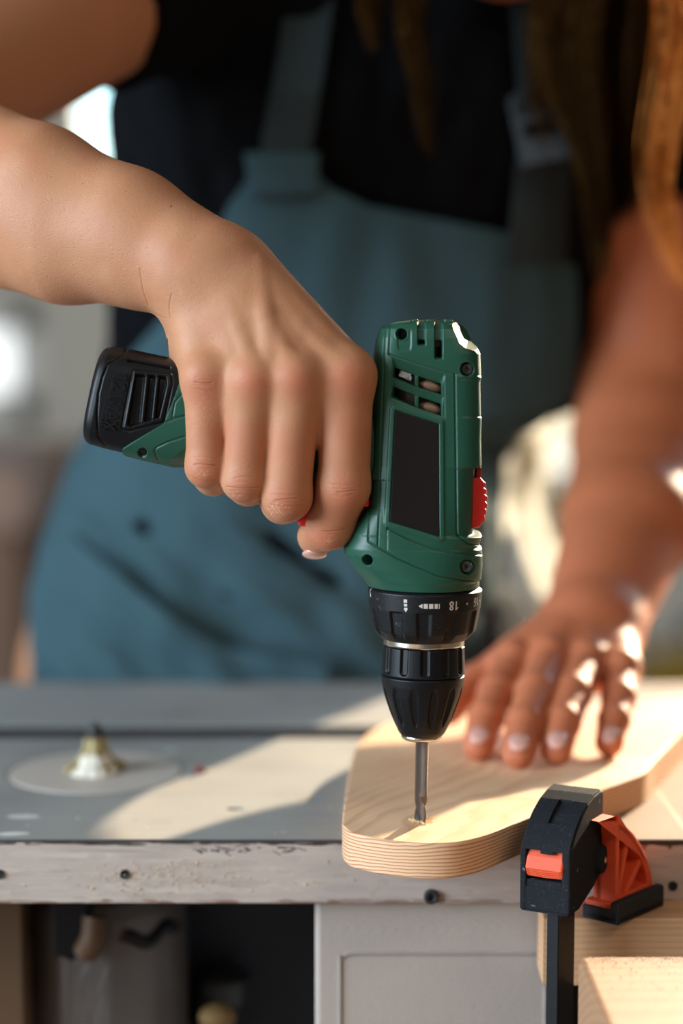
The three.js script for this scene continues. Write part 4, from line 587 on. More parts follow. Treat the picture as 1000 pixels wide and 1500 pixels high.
  put2('jaw_base', rbox(FW - 0.004, 0.0045, FL - 0.004, 0.0008, -FW / 2 - 0.0018, 0.0058, -FL / 2), M.orange, null);
  // arched web plate with three pockets
  const web = shapeOf([[0.006, 0.006], [FL - 0.001, 0.007], [FL - 0.0025, 0.0135], [FL - 0.006, 0.0208], [FL - 0.011, 0.0282], [FL - 0.0175, 0.0352], [FL - 0.0245, 0.0405], [FL - 0.033, 0.0442], [FL - 0.045, 0.0462], [0.006, 0.0455]].map(([x, y]) => [x, y]));
  const rim = new THREE.Path([[0.0082, 0.010], [0.0082, 0.0385], [0.009, 0.0382], [0.0155, 0.0337], [0.0215, 0.0278], [0.0265, 0.0212], [0.0298, 0.0148], [0.031, 0.0105]].map(([x, y]) => new THREE.Vector2(x, y)));
  const frame = web.clone(); frame.holes.push(rim);
  const flat = (s, d, b, z0) => extrude(s, d, b, 2).rotateY(Math.PI / 2).translate(z0, 0, 0);
  const ribs = [[[0.0335, 0.0085], [0.0302, 0.012], [0.004, 0.0395], [0.0015, 0.0395], [0.005, 0.03]]];
  const rib = (a, b, w) => { const dx = b[0] - a[0], dy = b[1] - a[1], l = Math.hypot(dx, dy); return extrude(shapeOf([[a[0] - dy / l * w, a[1] + dx / l * w], [b[0] - dy / l * w, b[1] + dx / l * w], [b[0] + dy / l * w, b[1] - dx / l * w], [a[0] + dy / l * w, a[1] - dx / l * w]]), 0.0105, 0.0006).rotateY(Math.PI / 2).translate(-0.0165, 0, 0); };
  const arm = put2('arm', [flat(frame, 0.012, 0.0008, -0.017), flat(web, 0.0028, 0.0003, -0.0155)], M.orange, 'orange ribbed jaw arm');
  put2('rib', rib([0.0095, 0.009], [0.0165, 0.034], 0.0013), M.orange, null, arm); put2('rib', rib([0.0155, 0.009], [0.0268, 0.0215], 0.0013), M.orange, null, arm); 
  rebase(t, F.x, F.y - 0.25, F.z - 0.01);
}
// ---------------------------------------------------------------- the woman: signed distance fields meshed with surface nets
const cap3 = (a, ra, b, rb) => { const ax = a.x, ay = a.y, az = a.z, dx = b.x - ax, dy = b.y - ay, dz = b.z - az, q = 1 / Math.max(1e-12, dx * dx + dy * dy + dz * dz); return (x, y, z) => { const px = x - ax, py = y - ay, pz = z - az, t = clamp((px * dx + py * dy + pz * dz) * q), u = px - dx * t, v = py - dy * t, w = pz - dz * t; return Math.sqrt(u * u + v * v + w * w) - (ra + (rb - ra) * t); }; };
const chain = (pts, k) => { const f = []; for (let i = 0; i + 1 < pts.length; i++) f.push(cap3(pts[i][0], pts[i][1], pts[i + 1][0], pts[i + 1][1])); return f.length === 1 ? f[0] : (x, y, z) => { let d = f[0](x, y, z); for (let i = 1; i < f.length; i++) d = smin(d, f[i](x, y, z), k); return d; }; };
const bounded = (f, c, R) => (x, y, z) => { const u = x - c.x, v = y - c.y, w = z - c.z, d = Math.sqrt(u * u + v * v + w * w) - R; return d > 0.06 ? d : f(x, y, z); };
function surfaceNets(sdf, lo, hi, h, drop) {
  const nx = Math.ceil((hi.x - lo.x) / h), ny = Math.ceil((hi.y - lo.y) / h), nz = Math.ceil((hi.z - lo.z) / h), X = nx + 1, Y = ny + 1, Z = nz + 1, val = new Float32Array(X * Y * Z), B = 8, at3 = (i, j, k) => i + X * (j + Y * k);
  for (let k0 = 0; k0 < Z; k0 += B) for (let j0 = 0; j0 < Y; j0 += B) for (let i0 = 0; i0 < X; i0 += B) {
    const c = sdf(lo.x + (i0 + 3.5) * h, lo.y + (j0 + 3.5) * h, lo.z + (k0 + 3.5) * h), i1 = Math.min(X, i0 + B), j1 = Math.min(Y, j0 + B), k1 = Math.min(Z, k0 + B);
    const far = Math.abs(c) > 7.6 * h * 1.5;
    for (let k = k0; k < k1; k++) for (let j = j0; j < j1; j++) for (let i = i0; i < i1; i++) val[at3(i, j, k)] = far ? c : sdf(lo.x + i * h, lo.y + j * h, lo.z + k * h);
  }
  const vid = new Int32Array(nx * ny * nz).fill(-1), pos = [], idx = [], cell = (i, j, k) => i + nx * (j + ny * k);
  for (let k = 0; k < nz; k++) for (let j = 0; j < ny; j++) for (let i = 0; i < nx; i++) {
    let m = 0, sx = 0, sy = 0, sz = 0, n = 0; const g = [];
    for (let c = 0; c < 8; c++) { const v = val[at3(i + (c & 1), j + (c >> 1 & 1), k + (c >> 2))]; g.push(v); if (v < 0) m |= 1 << c; }
    if (m === 0 || m === 255) continue;
    for (let a = 0; a < 8; a++) for (let s = 0; s < 3; s++) { const b = a | (1 << s); if (b === a) continue; const va = g[a], vb = g[b]; if ((va < 0) === (vb < 0)) continue; const t = va / (va - vb); sx += (a & 1) + (s === 0 ? t : 0); sy += (a >> 1 & 1) + (s === 1 ? t : 0); sz += (a >> 2) + (s === 2 ? t : 0); n++; }
    vid[cell(i, j, k)] = pos.length / 3; pos.push(lo.x + (i + sx / n) * h, lo.y + (j + sy / n) * h, lo.z + (k + sz / n) * h);
  }
  const quad = (a, b, c, d, f) => { if (a < 0 || b < 0 || c < 0 || d < 0) return; if (f) idx.push(a, b, c, a, c, d); else idx.push(a, c, b, a, d, c); };
  for (let k = 1; k < nz; k++) for (let j = 1; j < ny; j++) for (let i = 1; i < nx; i++) {
    const v = val[at3(i, j, k)] < 0;
    if (v !== (val[at3(i + 1, j, k)] < 0)) quad(vid[cell(i, j - 1, k - 1)], vid[cell(i, j, k - 1)], vid[cell(i, j, k)], vid[cell(i, j - 1, k)], v);
    if (v !== (val[at3(i, j + 1, k)] < 0)) quad(vid[cell(i - 1, j, k - 1)], vid[cell(i - 1, j, k)], vid[cell(i, j, k)], vid[cell(i, j, k - 1)], v);
    if (v !== (val[at3(i, j, k + 1)] < 0)) quad(vid[cell(i - 1, j - 1, k)], vid[cell(i, j - 1, k)], vid[cell(i, j, k)], vid[cell(i - 1, j, k)], v);
  }
  const nor = new Float32Array(pos.length), e = Math.min(h * 0.6, 0.0015);
  for (let i = 0; i < pos.length; i += 3) {
    let x = pos[i], y = pos[i + 1], z = pos[i + 2], gx, gy, gz;
    for (let it = 0; it < 2; it++) { gx = sdf(x + e, y, z) - sdf(x - e, y, z); gy = sdf(x, y + e, z) - sdf(x, y - e, z); gz = sdf(x, y, z + e) - sdf(x, y, z - e); const l = Math.hypot(gx, gy, gz) || 1; gx /= l; gy /= l; gz /= l; if (!it) { const d = clamp(sdf(x, y, z), -h * 0.5, h * 0.5); x -= gx * d; y -= gy * d; z -= gz * d; } }
    pos[i] = x; pos[i + 1] = y; pos[i + 2] = z; nor[i] = gx; nor[i + 1] = gy; nor[i + 2] = gz;
  }
  let ix = idx;
  if (drop) { ix = []; for (let t = 0; t < idx.length; t += 3) { let all = true; for (let q = 0; q < 3 && all; q++) { const v = idx[t + q] * 3; all = drop(pos[v], pos[v + 1], pos[v + 2]); } if (!all) ix.push(idx[t], idx[t + 1], idx[t + 2]); } }
  const g = new THREE.BufferGeometry(); g.setAttribute('position', new THREE.Float32BufferAttribute(pos, 3)); g.setAttribute('normal', new THREE.BufferAttribute(nor, 3)); g.setIndex(ix); return g;
}

// ---- right arm and the hand on the drill: points of the photo at a depth in mm in front of the drill's middle
const J = (px, py, z, r) => [H(px, py, z), r / 1000];
const fingersR = {
  little: [J(303, 557, 21, 9.4), J(303, 683, 18, 8.5), J(312, 697, -3, 7.8), J(318, 692, -20, 7)],
  ring: [J(371, 559, 26, 10.2), J(358, 701, 21, 9.2), J(363, 710, -2, 8.4), J(366, 690, -22, 7.5)],
  middle: [J(433, 558, 27, 10.6), J(420, 727, 22, 9.9), J(414, 735, -3, 8.8), J(412, 705, -24, 8)],
  index: [J(507, 555, 22, 11.2), J(503, 712, 19, 10.7), J(484, 770, 9, 9.4), J(463, 786, -8, 8.1)],
};
const palmR = [
  [J(350, 388, 4, 12.5), J(505, 550, 20, 11.4)], [J(327, 392, 6, 13), J(432, 552, 24, 11)], [J(303, 402, 5, 13), J(370, 555, 23, 10.5)], [J(284, 420, 2, 12), J(303, 552, 18, 10)],
  [J(288, 472, -4, 13), J(298, 556, 4, 12.2)], [J(345, 430, -2, 15), J(455, 540, 6, 14)], [J(320, 440, 0, 15), J(370, 540, 8, 14)], [J(355, 400, -4, 12), J(470, 520, 2, 12)],
  [J(337, 545, 19, 9), J(334, 604, 17, 8)], [J(402, 545, 23, 9.5), J(396, 618, 19, 8.4)], [J(472, 545, 21, 10), J(472, 618, 16, 8.8)],
  [J(385, 470, 14, 8), J(470, 560, 20, 9)], [J(330, 480, 12, 8), J(400, 570, 21, 9)], [J(310, 500, 10, 8), J(340, 575, 18, 9)],
].map(([a, b]) => cap3(a[0], a[1], b[0], b[1]));
const bumpsR = [[299, 549, 24.5, 7.2], [371, 553, 30.2, 6.6], [434, 550, 31, 6.8], [512, 545, 24, 8]].map(([a, b, c, r]) => { const [p, q] = J(a, b, c, r); return cap3(p, q, p, q); });
const tendonsR = [[[345, 400, 15.6], [395, 480, 26.6], [431, 540, 34.6]], [[322, 405, 16.5], [350, 480, 26], [370, 540, 33]], [[372, 400, 14.5], [440, 480, 24.5], [503, 540, 31.2]], [[376, 388, 14], [388, 460, 25.5], [396, 525, 30.5]]].map((l, i) => chain(l.map(([a, b, c]) => J(a, b, c - [1.2, 1.3, 1.4, 0.5][i], 2)), 0.002));
const thumbR = chain([J(352, 400, -4, 12), J(452, 505, -22, 11), J(498, 580, -26, 9.5), J(504, 642, -23, 8.2)], 0.004);
const fingR = Object.values(fingersR).map((p) => chain(p, 0.0035));
const shA = J(305, 380, 1, 17.4), shB = J(268, 412, 0, 15.6);
const forearmR = [
  chain([shA, J(190, 322, -14, 20), J(60, 272, -34, 24.5), J(-85, 222, -72, 30), J(-250, 190, -135, 40)], 0.01),
  chain([shB, J(200, 378, -16, 19), J(100, 358, -30, 24), J(-60, 318, -64, 28.5), J(-250, 225, -135, 40)], 0.01),
];
const wristBone = (() => { const [p, r] = J(262, 372, 7.5, 7); return cap3(p, r, p, r); })();
const ELR = J(-250, 205, -135, 42)[0], SHR = at(258, -92, 1.15);
const upperR = cap3(ELR, 0.042, SHR, 0.053);
const hc = H(380, 560, 0), fc = H(20, 310, -50);
const rightHand = bounded((x, y, z) => {
  let p = palmR[0](x, y, z); for (let i = 1; i < palmR.length; i++) p = smin(p, palmR[i](x, y, z), 0.007);
  for (const b of bumpsR) p = smin(p, b(x, y, z), 0.006);
  for (const t of tendonsR) p = smin(p, t(x, y, z), 0.0035);
  let d = smin(p, thumbR(x, y, z), 0.01);
  for (const f of fingR) d = smin(d, smin(p, f(x, y, z), 0.0062), 0.0011);
  return d;
}, hc, 0.085);
const rightFore = bounded((x, y, z) => smin(smin(forearmR[0](x, y, z), forearmR[1](x, y, z), 0.02), wristBone(x, y, z), 0.012), H(90, 300, -50), 0.15);
const rightArm = bounded((x, y, z) => smin(smin(rightHand(x, y, z), rightFore(x, y, z), 0.008), upperR(x, y, z), 0.02), H(150, 300, -40), 0.42);

// ---- left arm and the hand spread on the board
const Q = (px, py, f, r) => [at(px, py, f), r / 1000];
const fingersL = {
  index: [Q(754, 972, 1.016, 10.3), Q(728, 1014, 0.985, 9.7), Q(712, 1052, 0.963, 8.7), Q(701, 1091, 0.945, 7.9)],
  middle: [Q(806, 966, 1.014, 10.6), Q(784, 1014, 0.975, 9.9), Q(768, 1060, 0.948, 8.8), Q(759, 1102, 0.929, 8.0)],
  ring: [Q(859, 970, 1.014, 10.1), Q(838, 1016, 0.977, 9.5), Q(824, 1058, 0.952, 8.5), Q(815, 1097, 0.935, 7.7)],
  little: [Q(908, 982, 1.012, 9.2), Q(906, 1022, 0.985, 8.6), Q(899, 1055, 0.967, 7.7), Q(892, 1088, 0.953, 7.0)],
};
const palmL = [[Q(846, 915, 1.06, 15.4), Q(756, 966, 1.02, 11.0)], [Q(862, 912, 1.06, 15.4), Q(806, 960, 1.018, 11.6)], [Q(876, 914, 1.062, 15.4), Q(859, 966, 1.018, 11.0)], [Q(892, 922, 1.064, 14.3), Q(908, 978, 1.014, 10.5)], [Q(850, 945, 1.05, 15.4), Q(860, 980, 1.02, 13.2)], [Q(800, 950, 1.045, 13.2), Q(830, 975, 1.02, 12.1)]].map(([a, b]) => cap3(a[0], a[1], b[0], b[1]));
const bumpsL = [[752, 962, 1.012, 6.6], [806, 955, 1.010, 6.4], [860, 959, 1.010, 6.2], [909, 972, 1.008, 5.6]].map((q) => { const [p, r] = Q(...q); return cap3(p, r, p, r); });
const thumbL = chain([Q(842, 925, 1.055, 13), Q(752, 968, 1.038, 11), Q(694, 1002, 1.02, 9.4), Q(655, 1040, 0.992, 8)], 0.005);
const fingL = Object.values(fingersL).map((p) => chain(p, 0.003));
const foreL = [chain([Q(846, 910, 1.062, 17.5), Q(889, 760, 1.16, 23), Q(915, 640, 1.24, 30), Q(950, 590, 1.28, 40)], 0.012), chain([Q(894, 920, 1.068, 16.5), Q(943, 770, 1.16, 29), Q(968, 660, 1.24, 35), Q(950, 590, 1.28, 40)], 0.012)];
const ELL = at(952, 590, 1.285), SHL = at(950, 30, 1.29), upperL = cap3(ELL, 0.041, SHL, 0.046);
const lc = at(790, 1010, 1.0);
const leftHand = bounded((x, y, z) => {
  let p = palmL[0](x, y, z); for (let i = 1; i < palmL.length; i++) p = smin(p, palmL[i](x, y, z), 0.007);
  for (const b of bumpsL) p = smin(p, b(x, y, z), 0.005);
  let d = smin(p, thumbL(x, y, z), 0.012);
  for (const f of fingL) d = smin(d, smin(p, f(x, y, z), 0.006), 0.001);
  return d;
}, lc, 0.125);
const leftArm = bounded((x, y, z) => smin(smin(leftHand(x, y, z), smin(foreL[0](x, y, z), foreL[1](x, y, z), 0.03), 0.014), upperL(x, y, z), 0.018), at(900, 600, 1.2), 0.34);

// ---- trunk, head and legs
const torsoRow = table([[0.70, -0.055, -1.345, 0.155, 0.118], [0.80, -0.055, -1.345, 0.158, 0.12], [0.90, -0.054, -1.345, 0.146, 0.114], [0.985, -0.036, -1.345, 0.124, 0.102], [1.015, 0.002, -1.335, 0.152, 0.102], [1.08, 0.008, -1.31, 0.155, 0.106], [1.12, 0.01, -1.29, 0.157, 0.108], [1.2, 0.014, -1.255, 0.15, 0.114], [1.27, 0.03, -1.25, 0.142, 0.09], [1.31, 0.04, -1.25, 0.10, 0.06], [1.34, 0.045, -1.245, 0.05, 0.05]]);
const trunk = (x, y, z, grow = 0) => { const [cx, cz, a, b] = torsoRow(y), A = a + grow, Bq = b + grow, u = Math.abs(x - cx) / A, w = Math.abs(z - cz) / Bq, l = Math.pow(u ** 2.3 + w ** 2.3, 1 / 2.3); let d = (l - 1) * Math.min(A, Bq); return Math.max(d, y - 1.345 - grow, 0.72 - grow - y); };
const HEADC = at(775, -330, 1.17), CH = HEADC.clone().add(V(-0.012, -0.075, 0.035));
const NECK = cap3(V(0.045, 1.3, -1.25), 0.05, HEADC.clone().add(V(-0.005, -0.05, -0.03)), 0.047);
const ell = (c, r) => (x, y, z) => { const u = (x - c.x) / r.x, v = (y - c.y) / r.y, w = (z - c.z) / r.z, l = Math.hypot(u, v, w); return (l - 1) * Math.min(r.x, r.y, r.z); };
const skull = ell(HEADC, V(0.074, 0.098, 0.092)), jaw = ell(CH, V(0.052, 0.052, 0.06)), F0 = HEADC.clone().add(V(-0.005, -0.02, 0.085));
const nose = cap3(F0.clone().add(V(0, 0.02, 0.0)), 0.007, F0.clone().add(V(0, -0.022, 0.02)), 0.010), lipU = cap3(F0.clone().add(V(-0.02, -0.052, 0.002)), 0.005, F0.clone().add(V(0.02, -0.052, 0.002)), 0.005), lipD = cap3(F0.clone().add(V(-0.015, -0.062, 0)), 0.005, F0.clone().add(V(0.015, -0.062, 0)), 0.005);
const earsF = [-1, 1].map((s) => ell(HEADC.clone().add(V(s * 0.073, -0.02, -0.005)), V(0.008, 0.03, 0.018))), socket = [-1, 1].map((s) => ell(F0.clone().add(V(s * 0.031, 0.014, 0.004)), V(0.016, 0.01, 0.012))), eye = [-1, 1].map((s) => ell(F0.clone().add(V(s * 0.031, 0.014, -0.008)), V(0.012, 0.011, 0.011)));
const head = bounded((x, y, z) => { let d = smin(skull(x, y, z), jaw(x, y, z), 0.04); d = smin(d, nose(x, y, z), 0.012); for (const s of socket) d = -smin(-d, s(x, y, z), 0.01); for (const e of eye) d = smin(d, e(x, y, z), 0.003); d = smin(smin(d, lipU(x, y, z), 0.005), lipD(x, y, z), 0.005); for (const e of earsF) d = smin(d, e(x, y, z), 0.006); return smin(d, NECK(x, y, z), 0.025); }, HEADC, 0.17);
const legs = [-1, 1].map((s) => chain([[V(-0.04 + s * 0.085, 0.82, -1.345), 0.085], [V(-0.035 + s * 0.095, 0.46, -1.33), 0.058], [V(-0.035 + s * 0.1, 0.12, -1.36), 0.042], [V(-0.035 + s * 0.1, 0.05, -1.36), 0.04]], 0.03));
const feet = [-1, 1].map((s) => cap3(V(-0.035 + s * 0.1, 0.045, -1.37), 0.038, V(-0.035 + s * 0.115, 0.035, -1.24), 0.03));
const lower = (x, y, z) => { let d = 1; for (const l of legs) d = Math.min(d, l(x, y, z)); for (const f of feet) d = smin(d, f(x, y, z), 0.03); return d; };
const shoulders = [cap3(SHR, 0.05, V(0.02, 1.285, -1.25), 0.06), cap3(SHL, 0.043, V(0.06, 1.285, -1.25), 0.06)];
const body = (x, y, z) => {
  let d = trunk(x, y, z, -0.006); for (const s of shoulders) d = smin(d, s(x, y, z), 0.04);
  d = smin(d, head(x, y, z), 0.02); if (y < 1) d = smin(d, lower(x, y, z), 0.05);
  d = smin(d, rightArm(x, y, z), 0.012); return smin(d, leftArm(x, y, z), 0.012);
};

// ---- skin
const SKX = [-80, 575], SKY = [90, 850], sk0 = dl(SKX[0], SKY[1], 22), sk1 = dl(SKX[1], SKY[0], 22), SW = 1792, SHt = 2048;
const skinAt = (px, py) => { const p = dl(px, py, 24); return [(p.x - sk0.x) / (sk1.x - sk0.x) * SW, (1 - (p.y - sk0.y) / (sk1.y - sk0.y)) * SHt]; };
const SK = SW / (SKX[1] - SKX[0]);     // canvas pixels per photo pixel
const wrinkles = [];                    // short curved creases over the finger joints and at the wrist
for (const [px, py, w, n] of [[300, 678, 42, 5], [357, 711, 44, 6], [420, 728, 50, 6], [505, 716, 52, 6], [487, 778, 36, 4], [302, 560, 34, 5]]) for (let i = 0; i < n; i++) { const y = py + (i - (n - 1) / 2) * 4.4 + rr(-2, 2), s = 0.5 + 0.5 * rnd(), x0 = px - w / 2 * s + rr(-3, 3), x1 = px + w / 2 * s + rr(-3, 3), main = i === Math.floor(n / 2); wrinkles.push([[x0, y + rr(-3, 3)], [px + rr(-8, 8), y + rr(-4, 4)], [x1, y + rr(-3, 3)], main ? 1 : rr(0.25, 0.6)]); }
wrinkles.push([[201, 392], [202, 418], [211, 446], 0.9], [[206, 450], [222, 462], [240, 466], 0.5], [[250, 430], [243, 448], [246, 466], 0.9], [[284, 700], [300, 707], [316, 703], 0.5]);
const skinTex = canvasTex(SW, SHt, (g, w, h) => {
  g.fillStyle = '#b67d5a'; g.fillRect(0, 0, w, h);
  const blot = (px, py, r, c, a, sx = 1) => { const [x, y] = skinAt(px, py), R = r * SK; g.save(); g.translate(x, y); g.scale(sx, 1); const q = g.createRadialGradient(0, 0, 0, 0, 0, R); q.addColorStop(0, `rgba(${c},${a})`); q.addColorStop(0.55, `rgba(${c},${a * 0.55})`); q.addColorStop(1, `rgba(${c},0)`); g.fillStyle = q; g.fillRect(-R, -R, 2 * R, 2 * R); g.restore(); };
  for (let i = 0; i < 900; i++) blot(rr(-80, 575), rr(90, 850), rr(6, 42), rnd() < 0.5 ? '190,112,84' : '222,178,142', rr(0.03, 0.12));
  for (const [px, py, r] of [[300, 566, 40], [371, 560, 38], [434, 556, 38], [512, 556, 46], [300, 690, 34], [357, 716, 34], [420, 734, 38], [505, 722, 40], [470, 796, 34]]) blot(px, py, r, '196,96,72', 0.4);
  blot(262, 374, 30, '200,110,84', 0.18);
  for (const [px, py, r] of [[305, 630, 50], [362, 650, 55], [428, 660, 58], [508, 640, 66], [480, 760, 50]]) blot(px, py, r, '190,108,82', 0.34);
  for (let i = 0; i < 26000; i++) { g.fillStyle = rnd() < 0.5 ? `rgba(150,84,62,${rr(0.03, 0.13)})` : `rgba(238,200,170,${rr(0.03, 0.13)})`; const s = rr(0.6, 2); g.fillRect(rr(0, w), rr(0, h), s, s); }
  g.lineCap = 'round';
  for (const [a, b, c, s] of wrinkles) { g.strokeStyle = `rgba(128,62,48,${0.36 * s})`; g.lineWidth = 1.0 * SK * (0.5 + 0.5 * s); g.beginPath(); g.moveTo(...skinAt(...a)); g.quadraticCurveTo(...skinAt(...b), ...skinAt(...c)); g.stroke(); }
  for (const [px, py, n, sx, sy] of [[352, 728, 90, 14, 8], [408, 748, 150, 16, 14], [480, 796, 40, 12, 6], [300, 694, 50, 14, 6], [398, 746, 60, 12, 12]]) for (let i = 0; i < n; i++) { const [x, y] = skinAt(px + sx * (rr(-1, 1) + rr(-1, 1)) * 0.6, py + sy * (rr(-1, 1) + rr(-1, 1)) * 0.6); g.fillStyle = `rgba(246,230,206,${rr(0.15, 0.6)})`; g.beginPath(); g.ellipse(x, y, rr(0.8, 2.8), rr(0.6, 1.6), rr(0, 3), 0, 7); g.fill(); }
  for (const [px, py, r] of [[245.5, 298.5, 1.9], [110, 262, 1.1], [391, 378, 1.2], [160, 330, 0.9]]) { const [x, y] = skinAt(px, py); g.fillStyle = 'rgba(96,58,42,0.7)'; g.beginPath(); g.arc(x, y, r * SK * 0.8, 0, 7); g.fill(); }
});
const skinBump = canvasTex(SW, SHt, (g, w, h) => {
  g.fillStyle = '#909090'; g.fillRect(0, 0, w, h);
  for (let i = 0; i < 60000; i++) { const v = rnd() < 0.6 ? 90 : 190; g.fillStyle = `rgba(${v},${v},${v},${rr(0.05, 0.22)})`; const s = rr(1, 3.4); g.beginPath(); g.ellipse(rr(0, w), rr(0, h), s * 1.5, s * 0.7, rr(-0.5, 0.5), 0, 7); g.fill(); }
  g.lineCap = 'round';
  for (const [a, b, c, s] of wrinkles) for (const [lw, al] of [[3.4, 0.13], [1.6, 0.26]]) { g.strokeStyle = `rgba(20,20,20,${al * s})`; g.lineWidth = lw * SK; g.beginPath(); g.moveTo(...skinAt(...a)); g.quadraticCurveTo(...skinAt(...b), ...skinAt(...c)); g.stroke(); }
}, false);
const skinMat = new THREE.MeshPhysicalMaterial({ color: 0xffffff, vertexColors: true, roughness: 0.55, specularIntensity: 0.75, map: skinTex, bumpMap: skinBump, bumpScale: 0.0011, sheen: 0.2, sheenRoughness: 0.5, sheenColor: new THREE.Color(0.9, 0.5, 0.35) });
const person = thing('person', 'woman in black t-shirt and teal work apron pressing the drill with her right hand', 'person');
{
  const wx = H(240, 400, 10).x, hLo = V(wx, H(400, 850, 0).y, hc.z - 0.062), hHi = V(H(575, 500, 0).x, H(300, 245, 0).y, hc.z + 0.058);
  const fLo = V(-0.26, H(0, 500, 0).y, hc.z - 0.17), fHi = V(wx + 0.0022, H(0, 100, 0).y, hc.z + 0.06);
  const lLo = V(at(630, 1000, 1).x, BOARD_Y - 0.004, -1.08), lHi = V(at(965, 1000, 1).x, BOARD_Y + 0.062, -0.91);
  const inB = (lo, hi, m) => (x, y, z) => x > lo.x + m && x < hi.x - m && y > lo.y + m && y < hi.y - m && z > lo.z + m && z < hi.z - m;
  const i1 = inB(hLo, hHi, 0.003), i2 = inB(fLo, fHi, 0.004), i3 = inB(lLo, lHi, 0.004);
  const parts = [surfaceNets(rightHand && body, hLo, hHi, 0.00115), surfaceNets(body, fLo, fHi, 0.0021), surfaceNets(body, lLo, lHi, 0.0019), surfaceNets(body, V(-0.5, -0.01, -1.6), V(0.42, 1.62, -0.88), 0.0075, (x, y, z) => i1(x, y, z) || i2(x, y, z) || i3(x, y, z) || (x > wx - 0.004 && i1(wx + 0.01, y, z) && x < hHi.x && i2(wx - 0.01, y, z)))];
  const out = parts.map((g, n) => {
    const p = g.attributes.position, c = new Float32Array(p.count * 3), uv = new Float32Array(p.count * 2), q = V();
    for (let i = 0; i < p.count; i++) {
      const X = p.getX(i), Y = p.getY(i), Z = p.getZ(i); let r = 1, gg = 1, b = 1; q.set(X, Y, Z).applyMatrix4(DINV).multiplyScalar(1000);
      const u = (q.x - sk0.x) / (sk1.x - sk0.x), v = (q.y - sk0.y) / (sk1.y - sk0.y);
      uv[2 * i] = X > 0.08 || Z < -1.08 ? 0.93 : clamp(u, 0.004, 0.996); uv[2 * i + 1] = X > 0.08 || Z < -1.08 ? 0.93 : clamp(v, 0.004, 0.996);
      if (X > 0.05 && Z < -0.9) { const t = fbm(X * 30, Y * 30, Z * 30, 2) * 0.08, near = sstep(0.2, 0.03, Math.hypot(X - lc.x, Z - lc.z)); r = 1.1 + t; gg = mix(0.74, 0.74, near) + t; b = mix(0.65, 0.69, near) + t; }
      c[3 * i] = r; c[3 * i + 1] = gg; c[3 * i + 2] = b;
    }
    g.setAttribute('color', new THREE.BufferAttribute(c, 3)); g.setAttribute('uv', new THREE.BufferAttribute(uv, 2)); return g;
  });
  const m = new THREE.Mesh(mergeGeometries(out), skinMat); m.name = 'body'; m.castShadow = m.receiveShadow = true; person.add(m);
  // fingernails: shallow domed plates on the back of the last joint
  const nailOn = (tip, dip, dorsal, w, l, up) => { const d = tip.clone().sub(dip).normalize(), n = dorsal.clone().addScaledVector(d, -dorsal.dot(d)).normalize(), s = V().crossVectors(n, d).normalize(); const g = new THREE.SphereGeometry(1, 24, 16).scale(w / 2, 0.0018, l / 2); g.applyMatrix4(new THREE.Matrix4().makeBasis(s, n, d)); const p = tip.clone().addScaledVector(n, up).addScaledVector(d, 0.0012); mesh('fingernail', g.translate(p.x, p.y, p.z), M.nail, person); };
  for (const [k, w] of [['index', 0.0098], ['middle', 0.0102], ['ring', 0.0096], ['little', 0.008]]) { const f = fingersL[k]; nailOn(f[3][0], f[2][0], V(-0.05, 0.75, 0.75), w, 0.0125, f[3][1] - 0.0006); }
  for (const [k, w] of [['index', 0.0105], ['little', 0.0082], ['ring', 0.0095], ['middle', 0.01]]) { const f = fingersR[k]; nailOn(f[3][0], f[2][0], k === 'index' ? V(-0.1, -1, 0.25) : V(0, -1, -0.2), w, 0.0125, f[3][1] - 0.0006); }
}

